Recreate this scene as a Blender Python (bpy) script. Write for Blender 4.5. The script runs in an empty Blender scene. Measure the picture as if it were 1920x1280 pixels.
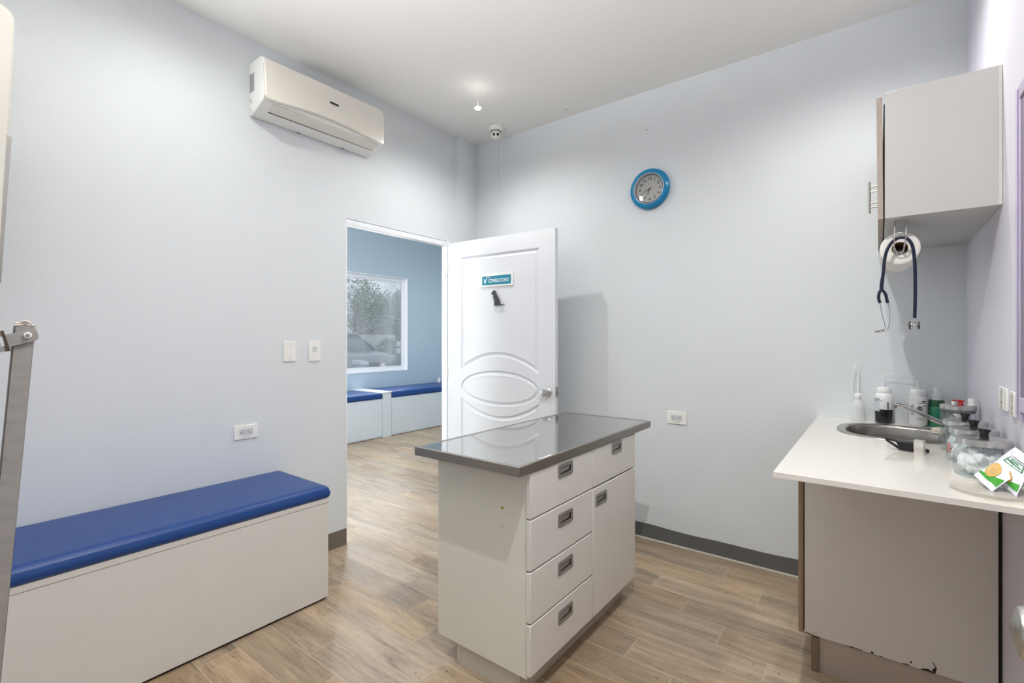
import bpy, bmesh, math, random
from mathutils import Vector, Matrix
random.seed(7)
SC = bpy.context.scene
COL = SC.collection
PI = math.pi

# ------------------------------------------------------------------ camera, world, exposure
cam_d = bpy.data.cameras.new('camera'); cam = bpy.data.objects.new('camera', cam_d); COL.objects.link(cam)
TH = math.atan(688 / 903)                       # the view is turned this far from the back wall's normal
cam.location = (0, 0, 1.30)
cam.rotation_euler = (PI / 2, 0, TH)
cam_d.sensor_width = 36; cam_d.lens = 903 / 1920 * 36
cam_d.shift_y = -3 / 1920
cam_d.clip_start = 0.02; cam_d.clip_end = 200
SC.camera = cam
SC.view_settings.view_transform = 'Standard'; SC.view_settings.look = 'None'
SC.view_settings.exposure = 0.0; SC.view_settings.gamma = 1; SC.view_settings.use_curve_mapping = False
SC.cycles.max_bounces = 10; SC.cycles.diffuse_bounces = 6; SC.cycles.transparent_max_bounces = 24
SC.cycles.transmission_bounces = 12; SC.cycles.sample_clamp_indirect = 6; SC.cycles.use_denoising = True
SC.cycles.caustics_reflective = False; SC.cycles.caustics_refractive = False

W = bpy.data.worlds.new('sky'); SC.world = W; W.use_nodes = True
nt = W.node_tree; bg = nt.nodes['Background']
tc = nt.nodes.new('ShaderNodeTexCoord'); nz = nt.nodes.new('ShaderNodeTexNoise'); rp = nt.nodes.new('ShaderNodeValToRGB')
nz.inputs['Scale'].default_value = 4; nz.inputs['Detail'].default_value = 5
rp.color_ramp.elements[0].position = .4; rp.color_ramp.elements[0].color = (.60, .78, .95, 1)
rp.color_ramp.elements[1].position = .6; rp.color_ramp.elements[1].color = (.95, .97, 1, 1)
nt.links.new(tc.outputs['Generated'], nz.inputs['Vector']); nt.links.new(nz.outputs['Fac'], rp.inputs['Fac'])
nt.links.new(rp.outputs['Color'], bg.inputs['Color']); bg.inputs['Strength'].default_value = 1.25

ROOM_H = 2.925
SPOTS = [(-2.12, .86, 2.90), (-.30, .85, 2.90), (-2.052, 2.331, 2.79), (-.11, 2.33, 2.79)]
SPOT_W = (20, 118, 34, 29)
def lamp_light(name, loc, watts, color=(1, .985, .955), size=.016, angle=172, blend=1.0):
    d = bpy.data.lights.new(name, 'SPOT'); d.energy = watts; d.color = color; d.shadow_soft_size = size
    d.spot_size = math.radians(angle); d.spot_blend = blend
    o = bpy.data.objects.new(name, d); COL.objects.link(o); o.location = loc
    return o
for (x, y, z), watts in zip(SPOTS, SPOT_W):
    lamp_light('spot_beam', (x, y, z - .032), watts)
for x, y in ((-4.3, .6), (-4.3, 3.0), (-4.3, 5.2)):
    lamp_light('spot_beam', (x, y, ROOM_H - .03), 60, color=(.95, .97, 1))  # unseen fill lamps added to brighten the waiting room, no fixtures
def area_light(name, loc, rot, sx, sy, watts, color=(.93, .97, 1), spread=180):
    d = bpy.data.lights.new(name, 'AREA'); d.shape = 'RECTANGLE'; d.size = sx; d.size_y = sy; d.energy = watts; d.color = color; d.spread = math.radians(spread)
    o = bpy.data.objects.new(name, d); COL.objects.link(o); o.location = loc; o.rotation_euler = rot
    o.visible_camera = False
    return o
# unseen ceiling fill added behind the camera, then daylight into the waiting room
area_light('ceiling_fill_light', (-1.1, -1.05, 1.75), (PI / 2 + .66, 0, 0), 2.2, .5, 27, color=(.98, .99, 1), spread=54)
area_light('waiting_window_daylight', (-5.88, 3.83, 1.54), (PI / 2, 0, -PI / 2), 2.3, 1.35, 27)
area_light('waiting_room_daylight', (-4.4, -1.14, 1.35), (PI / 2 + .1, 0, .75), 2.4, 2.0, 200)

# ------------------------------------------------------------------ material helpers
def lin(c):
    return tuple((v / 255 / 12.92 if v / 255 <= .04045 else ((v / 255 + .055) / 1.055) ** 2.4) for v in c)
MATS = {}
def mat(name, rgb, rough=.5, metal=0, noise=0, nscale=40, bump=0, bscale=200, spec=.5, coat=0, trans=0, ior=1.45,
        emit=None, stretch=(1, 1, 1), aniso=0, alpha=1, sheen=0, sss=0):
    if name in MATS: return MATS[name]
    m = bpy.data.materials.new(name); m.use_nodes = True; t = m.node_tree; b = t.nodes['Principled BSDF']
    c = lin(rgb) + (1,)
    b.inputs['Base Color'].default_value = c; b.inputs['Roughness'].default_value = rough
    b.inputs['Metallic'].default_value = metal; b.inputs['Specular IOR Level'].default_value = spec
    b.inputs['Coat Weight'].default_value = coat; b.inputs['Coat Roughness'].default_value = .08
    b.inputs['Transmission Weight'].default_value = trans; b.inputs['IOR'].default_value = ior
    b.inputs['Alpha'].default_value = alpha
    b.inputs['Subsurface Weight'].default_value = sss; b.inputs['Subsurface Radius'].default_value = (.02, .02, .02)
    if emit: b.inputs['Emission Color'].default_value = lin(emit[0]) + (1,); b.inputs['Emission Strength'].default_value = emit[1]
    if noise or bump:
        co = t.nodes.new('ShaderNodeTexCoord'); mp = t.nodes.new('ShaderNodeMapping'); mp.inputs['Scale'].default_value = stretch
        t.links.new(co.outputs['Object'], mp.inputs['Vector'])
    if noise:
        n = t.nodes.new('ShaderNodeTexNoise'); n.inputs['Scale'].default_value = nscale; n.inputs['Detail'].default_value = 4
        t.links.new(mp.outputs['Vector'], n.inputs['Vector'])
        mr = t.nodes.new('ShaderNodeMapRange'); mr.inputs['To Min'].default_value = 1 - noise; mr.inputs['To Max'].default_value = 1 + noise
        mr.inputs['From Min'].default_value = .25; mr.inputs['From Max'].default_value = .75
        t.links.new(n.outputs['Fac'], mr.inputs['Value'])
        mx = t.nodes.new('ShaderNodeMix'); mx.data_type = 'RGBA'; mx.blend_type = 'MULTIPLY'; mx.inputs[0].default_value = 1
        mx.inputs[6].default_value = c; t.links.new(mr.outputs['Result'], mx.inputs[7])
        t.links.new(mx.outputs[2], b.inputs['Base Color'])
    if bump:
        n2 = t.nodes.new('ShaderNodeTexNoise'); n2.inputs['Scale'].default_value = bscale; n2.inputs['Detail'].default_value = 3
        t.links.new(mp.outputs['Vector'], n2.inputs['Vector'])
        bp = t.nodes.new('ShaderNodeBump'); bp.inputs['Strength'].default_value = bump; bp.inputs['Distance'].default_value = .002
        t.links.new(n2.outputs['Fac'], bp.inputs['Height']); t.links.new(bp.outputs['Normal'], b.inputs['Normal'])
    MATS[name] = m
    return m

def pane_mat(name, tint=(1, 1, 1), rough=.02, glare=0.0):
    if name in MATS: return MATS[name]
    m = bpy.data.materials.new(name); m.use_nodes = True; t = m.node_tree; t.nodes.remove(t.nodes['Principled BSDF'])
    out = t.nodes['Material Output']; tr = t.nodes.new('ShaderNodeBsdfTransparent'); tr.inputs['Color'].default_value = (*tint, 1)
    gl = t.nodes.new('ShaderNodeBsdfGlossy'); gl.inputs['Roughness'].default_value = rough
    fr = t.nodes.new('ShaderNodeFresnel'); fr.inputs['IOR'].default_value = 1.5
    mx = t.nodes.new('ShaderNodeMixShader'); t.links.new(fr.outputs['Fac'], mx.inputs['Fac'])
    t.links.new(tr.outputs[0], mx.inputs[1]); t.links.new(gl.outputs[0], mx.inputs[2])
    last = mx
    if glare:
        df = t.nodes.new('ShaderNodeBsdfDiffuse'); df.inputs['Color'].default_value = (.9, .93, .95, 1)
        tl = t.nodes.new('ShaderNodeBsdfTranslucent'); tl.inputs['Color'].default_value = (.9, .93, .95, 1)
        ad = t.nodes.new('ShaderNodeMixShader'); ad.inputs['Fac'].default_value = .5
        t.links.new(df.outputs[0], ad.inputs[1]); t.links.new(tl.outputs[0], ad.inputs[2])
        nn = t.nodes.new('ShaderNodeTexNoise'); nn.inputs['Scale'].default_value = 1.3
        co = t.nodes.new('ShaderNodeTexCoord'); mp = t.nodes.new('ShaderNodeMapping'); mp.inputs['Scale'].default_value = (1, 1.6, .6)
        t.links.new(co.outputs['Object'], mp.inputs['Vector']); t.links.new(mp.outputs[0], nn.inputs['Vector'])
        mr = t.nodes.new('ShaderNodeMapRange'); mr.inputs['From Min'].default_value = .35; mr.inputs['From Max'].default_value = .7
        mr.inputs['To Min'].default_value = glare * .45; mr.inputs['To Max'].default_value = glare * 1.5
        t.links.new(nn.outputs['Fac'], mr.inputs['Value'])
        m2 = t.nodes.new('ShaderNodeMixShader'); t.links.new(mr.outputs[0], m2.inputs['Fac'])
        t.links.new(mx.outputs[0], m2.inputs[1]); t.links.new(ad.outputs[0], m2.inputs[2]); last = m2
    t.links.new(last.outputs[0], out.inputs['Surface'])
    MATS[name] = m
    return m

# paints and surfaces
M_wall = mat('grey_wall_paint', (217, 222, 225), .55, bump=.12, bscale=120, noise=.012, nscale=3)
M_wallL = mat('lavender_wall_paint', (220, 217, 228), .45, bump=.12, bscale=120, noise=.012, nscale=3)
M_blue = mat('pale_blue_wall_paint', (180, 199, 211), .5, bump=.1, bscale=120)
M_ceil = mat('ceiling_paint', (234, 233, 230), .7, bump=.06, bscale=90)
M_base = mat('grey_baseboard_paint', (98, 99, 99), .35, noise=.08, nscale=14)
M_baseL = mat('taupe_baseboard_paint', (112, 106, 98), .4, noise=.06, nscale=14)
M_white = mat('white_gloss_paint', (236, 238, 242), .28)
M_door = mat('door_paint', (224, 226, 230), .33)
M_lam = mat('greige_laminate', (222, 222, 212), .42, noise=.012, nscale=8, bump=.02, bscale=500)
M_lamF = mat('greige_front_laminate', (220, 219, 212), .38, bump=.02, bscale=500)
M_gap = mat('dark_gap', (40, 36, 32), .8)
M_bench = mat('bench_laminate', (217, 216, 211), .45, noise=.012, nscale=8)
M_vinyl = mat('blue_vinyl', (22, 64, 128), .34, bump=.12, bscale=700, noise=.04, nscale=9)
M_steel = mat('brushed_steel', (206, 205, 202), .27, metal=1, noise=.05, nscale=30, stretch=(1, 1, 30))
M_top = mat('steel_table_top', (192, 191, 187), .06, metal=.95, noise=.03, nscale=14, stretch=(12, .6, 1))
M_topedge = mat('steel_table_edge', (148, 143, 137), .36, metal=.8, noise=.08, nscale=20, stretch=(1, 1, 12))
M_chrome = mat('chrome', (215, 215, 215), .1, metal=1, noise=.01)
M_pull = mat('dark_nickel_pull', (150, 148, 144), .4, metal=.5, noise=.05)
M_pulldark = mat('pull_recess', (52, 50, 48), .4, metal=.6, noise=.05)
M_black = mat('black_plastic', (22, 22, 24), .3, noise=.03)
M_dark = mat('dark_grey_plastic', (60, 60, 62), .45, noise=.03)
M_plastic = mat('white_plastic', (236, 236, 232), .35, noise=.01)
M_plasticgrey = mat('light_grey_plastic', (205, 208, 212), .4, noise=.01)
M_cream = mat('cream_gloss_plastic', (226, 222, 211), .16, coat=.3, noise=.01)
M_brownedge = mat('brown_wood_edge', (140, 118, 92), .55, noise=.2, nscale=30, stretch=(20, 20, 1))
M_greyedge = mat('grey_wood_edge', (168, 155, 143), .55, noise=.18, nscale=40, stretch=(20, 20, 1))
M_taupe = mat('taupe_laminate', (178, 165, 152), .5, noise=.03, nscale=10)
M_uplam = mat('upper_cabinet_laminate', (192, 191, 187), .4, noise=.02, nscale=4)
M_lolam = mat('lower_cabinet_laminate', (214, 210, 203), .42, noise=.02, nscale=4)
M_counter = mat('white_quartz', (226, 222, 213), .12, noise=.02, nscale=90, coat=.2)
M_sink = mat('sink_steel', (170, 165, 158), .26, metal=1, noise=.1, nscale=40, stretch=(1, 1, 18))
M_teal = mat('teal_clock_rim', (8, 128, 178), .22, noise=.02)
M_sign = mat('teal_sign', (20, 132, 155), .4, noise=.02)
M_face = mat('clock_face', (226, 224, 218), .6, noise=.02)
M_silver = mat('silver_ring', (205, 210, 216), .22, metal=.7, noise=.02)
M_ink = mat('black_ink', (28, 28, 28), .6, noise=.05)
M_greyink = mat('grey_ink', (120, 120, 122), .6, noise=.05)
def frosted(name, rgb, clear, rough=.25):
    m = bpy.data.materials.new(name); m.use_nodes = True; t = m.node_tree; b = t.nodes['Principled BSDF']
    b.inputs['Base Color'].default_value = lin(rgb) + (1,); b.inputs['Roughness'].default_value = rough
    tr = t.nodes.new('ShaderNodeBsdfTransparent'); mx = t.nodes.new('ShaderNodeMixShader')
    nn = t.nodes.new('ShaderNodeTexNoise'); nn.inputs['Scale'].default_value = 30; ma = t.nodes.new('ShaderNodeMath'); ma.operation = 'MULTIPLY_ADD'
    ma.inputs[1].default_value = .1; ma.inputs[2].default_value = clear - .05; t.links.new(nn.outputs['Fac'], ma.inputs[0]); t.links.new(ma.outputs[0], mx.inputs['Fac'])
    t.links.new(b.outputs[0], mx.inputs[1]); t.links.new(tr.outputs[0], mx.inputs[2]); t.links.new(mx.outputs[0], t.nodes['Material Output'].inputs['Surface'])
    MATS[name] = m; return m
M_poly = frosted('frosted_plastic', (240, 242, 242), .45)
M_acrylic = frosted('hazy_acrylic', (238, 234, 228), .55, .1)
M_polyo = mat('milky_plastic', (240, 241, 240), .35, noise=.01)
M_liquid = mat('dark_liquid', (34, 33, 38), .15, noise=.05)
M_green = mat('green_liquid', (52, 120, 92), .15, noise=.1, nscale=12)
M_greend = mat('green_liquid_deep', (38, 84, 50), .15, noise=.1, nscale=12)
M_cotton = mat('cotton', (250, 251, 252), .95, noise=.02, bump=1.0, bscale=160)
M_red = mat('red_plastic', (188, 52, 40), .4, noise=.04)
M_pink = mat('pink_label', (214, 128, 116), .7, noise=.15, nscale=60)
M_paper = mat('paper_towel', (238, 235, 228), .9, noise=.03, nscale=60, bump=.3, bscale=300)
M_card = mat('cardboard_core', (150, 122, 84), .8, noise=.1)
M_navy = mat('navy_rubber', (20, 29, 50), .38, noise=.04)
M_foil = mat('white_foil', (232, 236, 242), .22, metal=.15, noise=.04, bump=.25, bscale=25)
M_pgreen = mat('pouch_green', (60, 156, 46), .35, noise=.06, nscale=30)
M_pdgreen = mat('pouch_dark_green', (40, 120, 66), .4, noise=.05)
M_tan = mat('pouch_tan', (214, 172, 92), .45, noise=.25, nscale=50)
M_cloth = mat('beige_cloth', (214, 206, 190), .9, noise=.08, nscale=50, bump=.5, bscale=120)
M_yellow = mat('yellow_filler', (206, 198, 96), .6, noise=.1)
M_scuff = mat('scuffed_steel', (158, 155, 150), .5, metal=.25, noise=.1, nscale=25, stretch=(1, 1, 3))
M_rust = mat('rusty_steel', (86, 72, 56), .6, metal=.4, noise=.3, nscale=60)
M_bulb = mat('lamp_diffuser', (255, 250, 240), .5, emit=((255, 250, 240), 22))
M_frameL = mat('lilac_frame', (186, 176, 200), .35, noise=.02)
M_darkpane = mat('dark_pane', (96, 92, 104), .12, noise=.03)

def glass_mat(name, tint=(250, 252, 252)):
    if name in MATS: return MATS[name]
    m = bpy.data.materials.new(name); m.use_nodes = True; t = m.node_tree; t.nodes.remove(t.nodes['Principled BSDF'])
    out = t.nodes['Material Output']
    tr = t.nodes.new('ShaderNodeBsdfTransparent'); tr.inputs['Color'].default_value = (*lin(tint), 1)
    gl = t.nodes.new('ShaderNodeBsdfGlossy'); gl.inputs['Roughness'].default_value = .03
    lw = t.nodes.new('ShaderNodeLayerWeight'); lw.inputs['Blend'].default_value = .35
    pw = t.nodes.new('ShaderNodeMath'); pw.operation = 'MULTIPLY_ADD'; pw.inputs[1].default_value = .42; pw.inputs[2].default_value = .03
    t.links.new(lw.outputs['Facing'], pw.inputs[0])
    # wavy pressed glass: a soft bump
    nn = t.nodes.new('ShaderNodeTexNoise'); nn.inputs['Scale'].default_value = 30; bp = t.nodes.new('ShaderNodeBump'); bp.inputs['Strength'].default_value = .15; bp.inputs['Distance'].default_value = .003
    t.links.new(nn.outputs['Fac'], bp.inputs['Height']); t.links.new(bp.outputs[0], gl.inputs['Normal'])
    mx = t.nodes.new('ShaderNodeMixShader'); t.links.new(pw.outputs[0], mx.inputs['Fac'])
    t.links.new(tr.outputs[0], mx.inputs[1]); t.links.new(gl.outputs[0], mx.inputs[2]); t.links.new(mx.outputs[0], out.inputs['Surface'])
    MATS[name] = m; return m
M_glass = glass_mat('jar_glass', (244, 248, 248))
M_glassg = glass_mat('dish_glass', (225, 220, 212))
M_pane = pane_mat('window_glass', glare=.31)  # whitish window glare mixed into the pane as pale diffuse streaks
M_clear = pane_mat('clear_glass')

def floor_material():
    m = bpy.data.materials.new('wood_look_tile'); m.use_nodes = True; t = m.node_tree; b = t.nodes['Principled BSDF']; L = t.links
    N = t.nodes.new
    def math_(op, a, bb=None, c=None):
        n = N('ShaderNodeMath'); n.operation = op
        for i, v in enumerate((a, bb, c)):
            if v is None: continue
            if isinstance(v, (int, float)): n.inputs[i].default_value = v
            else: L.new(v, n.inputs[i])
        return n.outputs[0]
    co = N('ShaderNodeTexCoord'); sp = N('ShaderNodeSeparateXYZ'); L.new(co.outputs['Object'], sp.inputs[0])
    X, Y = sp.outputs[0], sp.outputs[1]
    RH, LN, SH = .1554, .682, .2015
    r = math_('DIVIDE', math_('SUBTRACT', 2.939, Y), RH)          # row 0 lies between y 2.784 and 2.939
    row = math_('FLOOR', r); fr = math_('SUBTRACT', r, row)
    u = math_('DIVIDE', math_('SUBTRACT', math_('ADD', X, .68), math_('MULTIPLY', row, SH)), LN)
    cell = math_('FLOOR', u); fu = math_('SUBTRACT', u, cell)
    ex = math_('MULTIPLY', math_('MINIMUM', fu, math_('SUBTRACT', 1, fu)), LN)
    ey = math_('MULTIPLY', math_('MINIMUM', fr, math_('SUBTRACT', 1, fr)), RH)
    edge = math_('MINIMUM', ex, ey)
    grout = N('ShaderNodeMapRange'); grout.inputs['From Min'].default_value = .0010; grout.inputs['From Max'].default_value = .0021
    grout.inputs['To Min'].default_value = 1; grout.inputs['To Max'].default_value = 0; L.new(edge, grout.inputs['Value'])
    cv = N('ShaderNodeCombineXYZ'); L.new(cell, cv.inputs[0]); L.new(row, cv.inputs[1])
    wn = N('ShaderNodeTexWhiteNoise'); wn.noise_dimensions = '3D'; L.new(cv.outputs[0], wn.inputs['Vector'])
    rs = N('ShaderNodeSeparateColor'); L.new(wn.outputs['Color'], rs.inputs[0])
    # grain coordinates, shifted per plank
    gx = math_('ADD', math_('MULTIPLY', X, 1.0), math_('MULTIPLY', rs.outputs[0], 37))
    gy = math_('ADD', math_('MULTIPLY', Y, 1.0), math_('MULTIPLY', rs.outputs[1], 53))
    gv = N('ShaderNodeCombineXYZ'); L.new(gx, gv.inputs[0]); L.new(gy, gv.inputs[1])
    def noise(scale, sx, sy, det=6, dist=0.0, rough=.6):
        mp = N('ShaderNodeMapping'); mp.inputs['Scale'].default_value = (sx, sy, 1); L.new(gv.outputs[0], mp.inputs['Vector'])
        n = N('ShaderNodeTexNoise'); n.inputs['Scale'].default_value = scale; n.inputs['Detail'].default_value = det
        n.inputs['Distortion'].default_value = dist; n.inputs['Roughness'].default_value = rough
        L.new(mp.outputs[0], n.inputs['Vector']); return n.outputs['Fac']
    broad = noise(5, .45, 3.2, 3, .8)
    streak = noise(9, .8, 16, 7, .35, .7)
    fine = noise(30, 1.5, 22, 5, .2, .7)
    mot = noise(26, 1, 1.4, 6, 0, .7)
    s = math_('ADD', math_('ADD', math_('MULTIPLY', broad, .36), math_('MULTIPLY', streak, .32)), math_('ADD', math_('MULTIPLY', fine, .22), math_('MULTIPLY', mot, .10)))
    rp = N('ShaderNodeValToRGB'); e = rp.color_ramp
    e.elements[0].position = .39; e.elements[0].color = lin((96, 79, 62)) + (1,)
    e.elements[1].position = .62; e.elements[1].color = lin((204, 181, 148)) + (1,)
    for p, c in ((.42, (144, 124, 103)), (.50, (168, 146, 119)), (.58, (188, 165, 135))):
        q = e.elements.new(p); q.color = lin(c) + (1,)
    L.new(s, rp.inputs['Fac'])
    # per plank hue: some greyer, some warmer, some paler
    hs = N('ShaderNodeHueSaturation'); L.new(rp.outputs[0], hs.inputs['Color'])
    L.new(math_('ADD', math_('MULTIPLY', rs.outputs[2], .28), .78), hs.inputs['Saturation'])
    L.new(math_('ADD', math_('MULTIPLY', rs.outputs[0], .34), .76), hs.inputs['Value'])
    # nail marks: two pairs near each end of a plank
    du = math_('SUBTRACT', math_('MULTIPLY', math_('MINIMUM', fu, math_('SUBTRACT', 1, fu)), LN), .045)
    dy = math_('SUBTRACT', ey, .038)
    dd = math_('SQRT', math_('ADD', math_('MULTIPLY', math_('MULTIPLY', du, du), .45), math_('MULTIPLY', dy, dy)))
    wob = math_('MULTIPLY_ADD', mot, .008, -.0008)
    nail = math_('LESS_THAN', dd, wob)
    m1 = N('ShaderNodeMix'); m1.data_type = 'RGBA'; L.new(math_('MULTIPLY', nail, .7), m1.inputs[0]); L.new(hs.outputs[0], m1.inputs[6]); m1.inputs[7].default_value = lin((74, 58, 44)) + (1,)
    m2 = N('ShaderNodeMix'); m2.data_type = 'RGBA'; L.new(grout.outputs[0], m2.inputs[0]); L.new(m1.outputs[2], m2.inputs[6]); m2.inputs[7].default_value = lin((192, 176, 153)) + (1,)
    L.new(m2.outputs[2], b.inputs['Base Color'])
    rr = math_('ADD', math_('MULTIPLY', streak, .16), .27); L.new(math_('ADD', rr, math_('MULTIPLY', grout.outputs[0], .4)), b.inputs['Roughness'])
    bp = N('ShaderNodeBump'); bp.inputs['Strength'].default_value = .5; bp.inputs['Distance'].default_value = .0015
    L.new(math_('SUBTRACT', math_('MULTIPLY', streak, .25), grout.outputs[0]), bp.inputs['Height']); L.new(bp.outputs[0], b.inputs['Normal'])
    return m
M_floor = floor_material()

# ------------------------------------------------------------------ geometry helpers
def BM(): return bmesh.new()
def box(bm, a, b, mi=0):
    x0, x1 = sorted((a[0], b[0])); y0, y1 = sorted((a[1], b[1])); z0, z1 = sorted((a[2], b[2]))
    v = [bm.verts.new(p) for p in ((x0, y0, z0), (x1, y0, z0), (x1, y1, z0), (x0, y1, z0), (x0, y0, z1), (x1, y0, z1), (x1, y1, z1), (x0, y1, z1))]
    for f in ((0, 3, 2, 1), (4, 5, 6, 7), (0, 1, 5, 4), (1, 2, 6, 5), (2, 3, 7, 6), (3, 0, 4, 7)):
        fa = bm.faces.new([v[i] for i in f]); fa.material_index = mi
def prism(bm, pts, vec, mi=0):
    vec = Vector(vec); a = [bm.verts.new(p) for p in pts]; b = [bm.verts.new(Vector(p) + vec) for p in pts]
    f1 = bm.faces.new(a); f2 = bm.faces.new(b[::-1]); fs = [f1, f2]; n = len(pts)
    for i in range(n): fs.append(bm.faces.new((a[(i + 1) % n], a[i], b[i], b[(i + 1) % n])))
    for f in fs: f.material_index = mi
def frame_axes(d):
    d = Vector(d).normalized(); u = d.cross(Vector((0, 0, 1)));
    if u.length < 1e-3: u = Vector((1, 0, 0))
    u.normalize(); return u, d.cross(u).normalized()
def cyl(bm, p0, p1, r0, r1=None, seg=24, mi=0, cap=True):
    r1 = r0 if r1 is None else r1; p0 = Vector(p0); p1 = Vector(p1); u, w = frame_axes(p1 - p0)
    A = []; B = []
    for i in range(seg):
        t = 2 * PI * i / seg; k = u * math.cos(t) + w * math.sin(t)
        A.append(bm.verts.new(p0 + k * r0)); B.append(bm.verts.new(p1 + k * r1))
    fs = []
    for i in range(seg): fs.append(bm.faces.new((A[i], A[(i + 1) % seg], B[(i + 1) % seg], B[i])))
    if cap: fs += [bm.faces.new(A[::-1]), bm.faces.new(B)]
    for f in fs: f.material_index = mi
def lathe(bm, c, prof, seg=40, axis='z', mi=0):
    """prof: list of (r, h); r==0 ends close the shape"""
    c = Vector(c)
    def P(r, h, t):
        if axis == 'z': return c + Vector((r * math.cos(t), r * math.sin(t), h))
        if axis == 'y': return c + Vector((r * math.cos(t), h, r * math.sin(t)))
        return c + Vector((h, r * math.cos(t), r * math.sin(t)))
    rings = []
    for r, h in prof:
        rings.append([bm.verts.new(P(0, h, 0))] if r == 0 else [bm.verts.new(P(r, h, 2 * PI * i / seg)) for i in range(seg)])
    for a, b in zip(rings, rings[1:]):
        for i in range(seg):
            j = (i + 1) % seg
            if len(a) == 1 and len(b) == 1: continue
            if len(a) == 1: f = bm.faces.new((a[0], b[i], b[j]))
            elif len(b) == 1: f = bm.faces.new((a[i], a[j], b[0]))
            else: f = bm.faces.new((a[i], a[j], b[j], b[i]))
            f.material_index = mi
def tube(bm, pts, r, seg=12, mi=0, cap=True):
    pts = [Vector(p) for p in pts]; rs = r if isinstance(r, (list, tuple)) else [r] * len(pts)
    t0 = (pts[1] - pts[0]).normalized(); u, w = frame_axes(t0); rings = []
    for i, p in enumerate(pts):
        d = ((pts[min(i + 1, len(pts) - 1)] - p).normalized() + (p - pts[max(i - 1, 0)]).normalized())
        if d.length < 1e-6: d = t0
        d.normalize(); u = (u - d * u.dot(d)).normalized(); w = d.cross(u)
        rings.append([bm.verts.new(p + (u * math.cos(2 * PI * k / seg) + w * math.sin(2 * PI * k / seg)) * rs[i]) for k in range(seg)])
    fs = []
    for a, b in zip(rings, rings[1:]):
        for k in range(seg): fs.append(bm.faces.new((a[k], a[(k + 1) % seg], b[(k + 1) % seg], b[k])))
    if cap: fs += [bm.faces.new(rings[0][::-1]), bm.faces.new(rings[-1])]
    for f in fs: f.material_index = mi
def smoothpath(pts, n=8):
    pts = [Vector(p) for p in pts]; out = []
    for i in range(len(pts) - 1):
        p0 = pts[max(i - 1, 0)]; p1 = pts[i]; p2 = pts[i + 1]; p3 = pts[min(i + 2, len(pts) - 1)]
        for k in range(n):
            t = k / n; out.append(.5 * ((2 * p1) + (p2 - p0) * t + (2 * p0 - 5 * p1 + 4 * p2 - p3) * t * t + (3 * p1 - p0 - 3 * p2 + p3) * t ** 3))
    out.append(pts[-1]); return out
def rrect(cx, cy, w, h, r, n=6):
    out = []
    for sx, sy, a0 in ((1, 1, 0), (-1, 1, 90), (-1, -1, 180), (1, -1, 270)):
        for k in range(n + 1):
            a = math.radians(a0 + 90 * k / n); out.append((cx + sx * (w / 2 - r) + r * math.cos(a), cy + sy * (h / 2 - r) + r * math.sin(a)))
    return out
def obj(name, bm, m, parent=None, bevel=0, seg=2, smooth=True, angle=38, loc=None, rot=None, recalc=True, sub=0):
    if recalc: bmesh.ops.recalc_face_normals(bm, faces=bm.faces)
    me = bpy.data.meshes.new(name); bm.to_mesh(me); bm.free()
    for mm in (m if isinstance(m, (list, tuple)) else [m]): me.materials.append(mm)
    o = bpy.data.objects.new(name, me); COL.objects.link(o)
    if smooth:
        for p in me.polygons: p.use_smooth = True
        me.set_sharp_from_angle(angle=math.radians(angle))
    if bevel:
        b = o.modifiers.new('bevel', 'BEVEL'); b.width = bevel; b.segments = seg; b.limit_method = 'ANGLE'; b.angle_limit = math.radians(40); b.harden_normals = False
    if sub:
        s = o.modifiers.new('sub', 'SUBSURF'); s.levels = s.render_levels = sub
    if loc is not None: o.location = loc
    if rot is not None: o.rotation_euler = rot
    if parent is not None:
        o.parent = parent
        if loc is None and rot is None:      # geometry was given in world coordinates
            o.matrix_parent_inverse = (Matrix.LocRotScale(parent.location, parent.rotation_euler, None)).inverted()
    return o
def thing(name, label, cat, loc=(0, 0, 0), rotz=0, group=None):
    o = bpy.data.objects.new(name, None); COL.objects.link(o); o.location = loc; o.rotation_euler = (0, 0, rotz)
    o.empty_display_size = .05
    o['label'] = label; o['category'] = cat
    if group: o['group'] = group
    return o
def tag(o, label, cat, group=None, kind=None):
    o['label'] = label; o['category'] = cat
    if group: o['group'] = group
    if kind: o['kind'] = kind
    return o
def struct(o, label=None):
    o['kind'] = 'structure'
    if label: o['label'] = label
    return o
FONT = None
def text_obj(name, s, m, parent, size, loc, rot, sx=1.0, depth=.0006, align='CENTER', bold=0):
    """letters as real raised mesh; rot is the euler of the text plane, local x = reading direction"""
    c = bpy.data.curves.new(name, 'FONT'); c.body = s; c.size = size; c.extrude = depth; c.align_x = align; c.align_y = 'CENTER'; c.offset = bold
    c.resolution_u = 3
    t = bpy.data.objects.new(name + '_tmp', c); COL.objects.link(t)
    dg = bpy.context.evaluated_depsgraph_get(); me = bpy.data.meshes.new_from_object(t.evaluated_get(dg))
    bpy.data.objects.remove(t); bpy.data.curves.remove(c)
    me.name = name; me.materials.clear(); me.materials.append(m)
    me.transform(Matrix.Diagonal((sx, 1, 1, 1)))
    o = bpy.data.objects.new(name, me); COL.objects.link(o); o.parent = parent; o.location = loc; o.rotation_euler = rot
    return o

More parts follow.
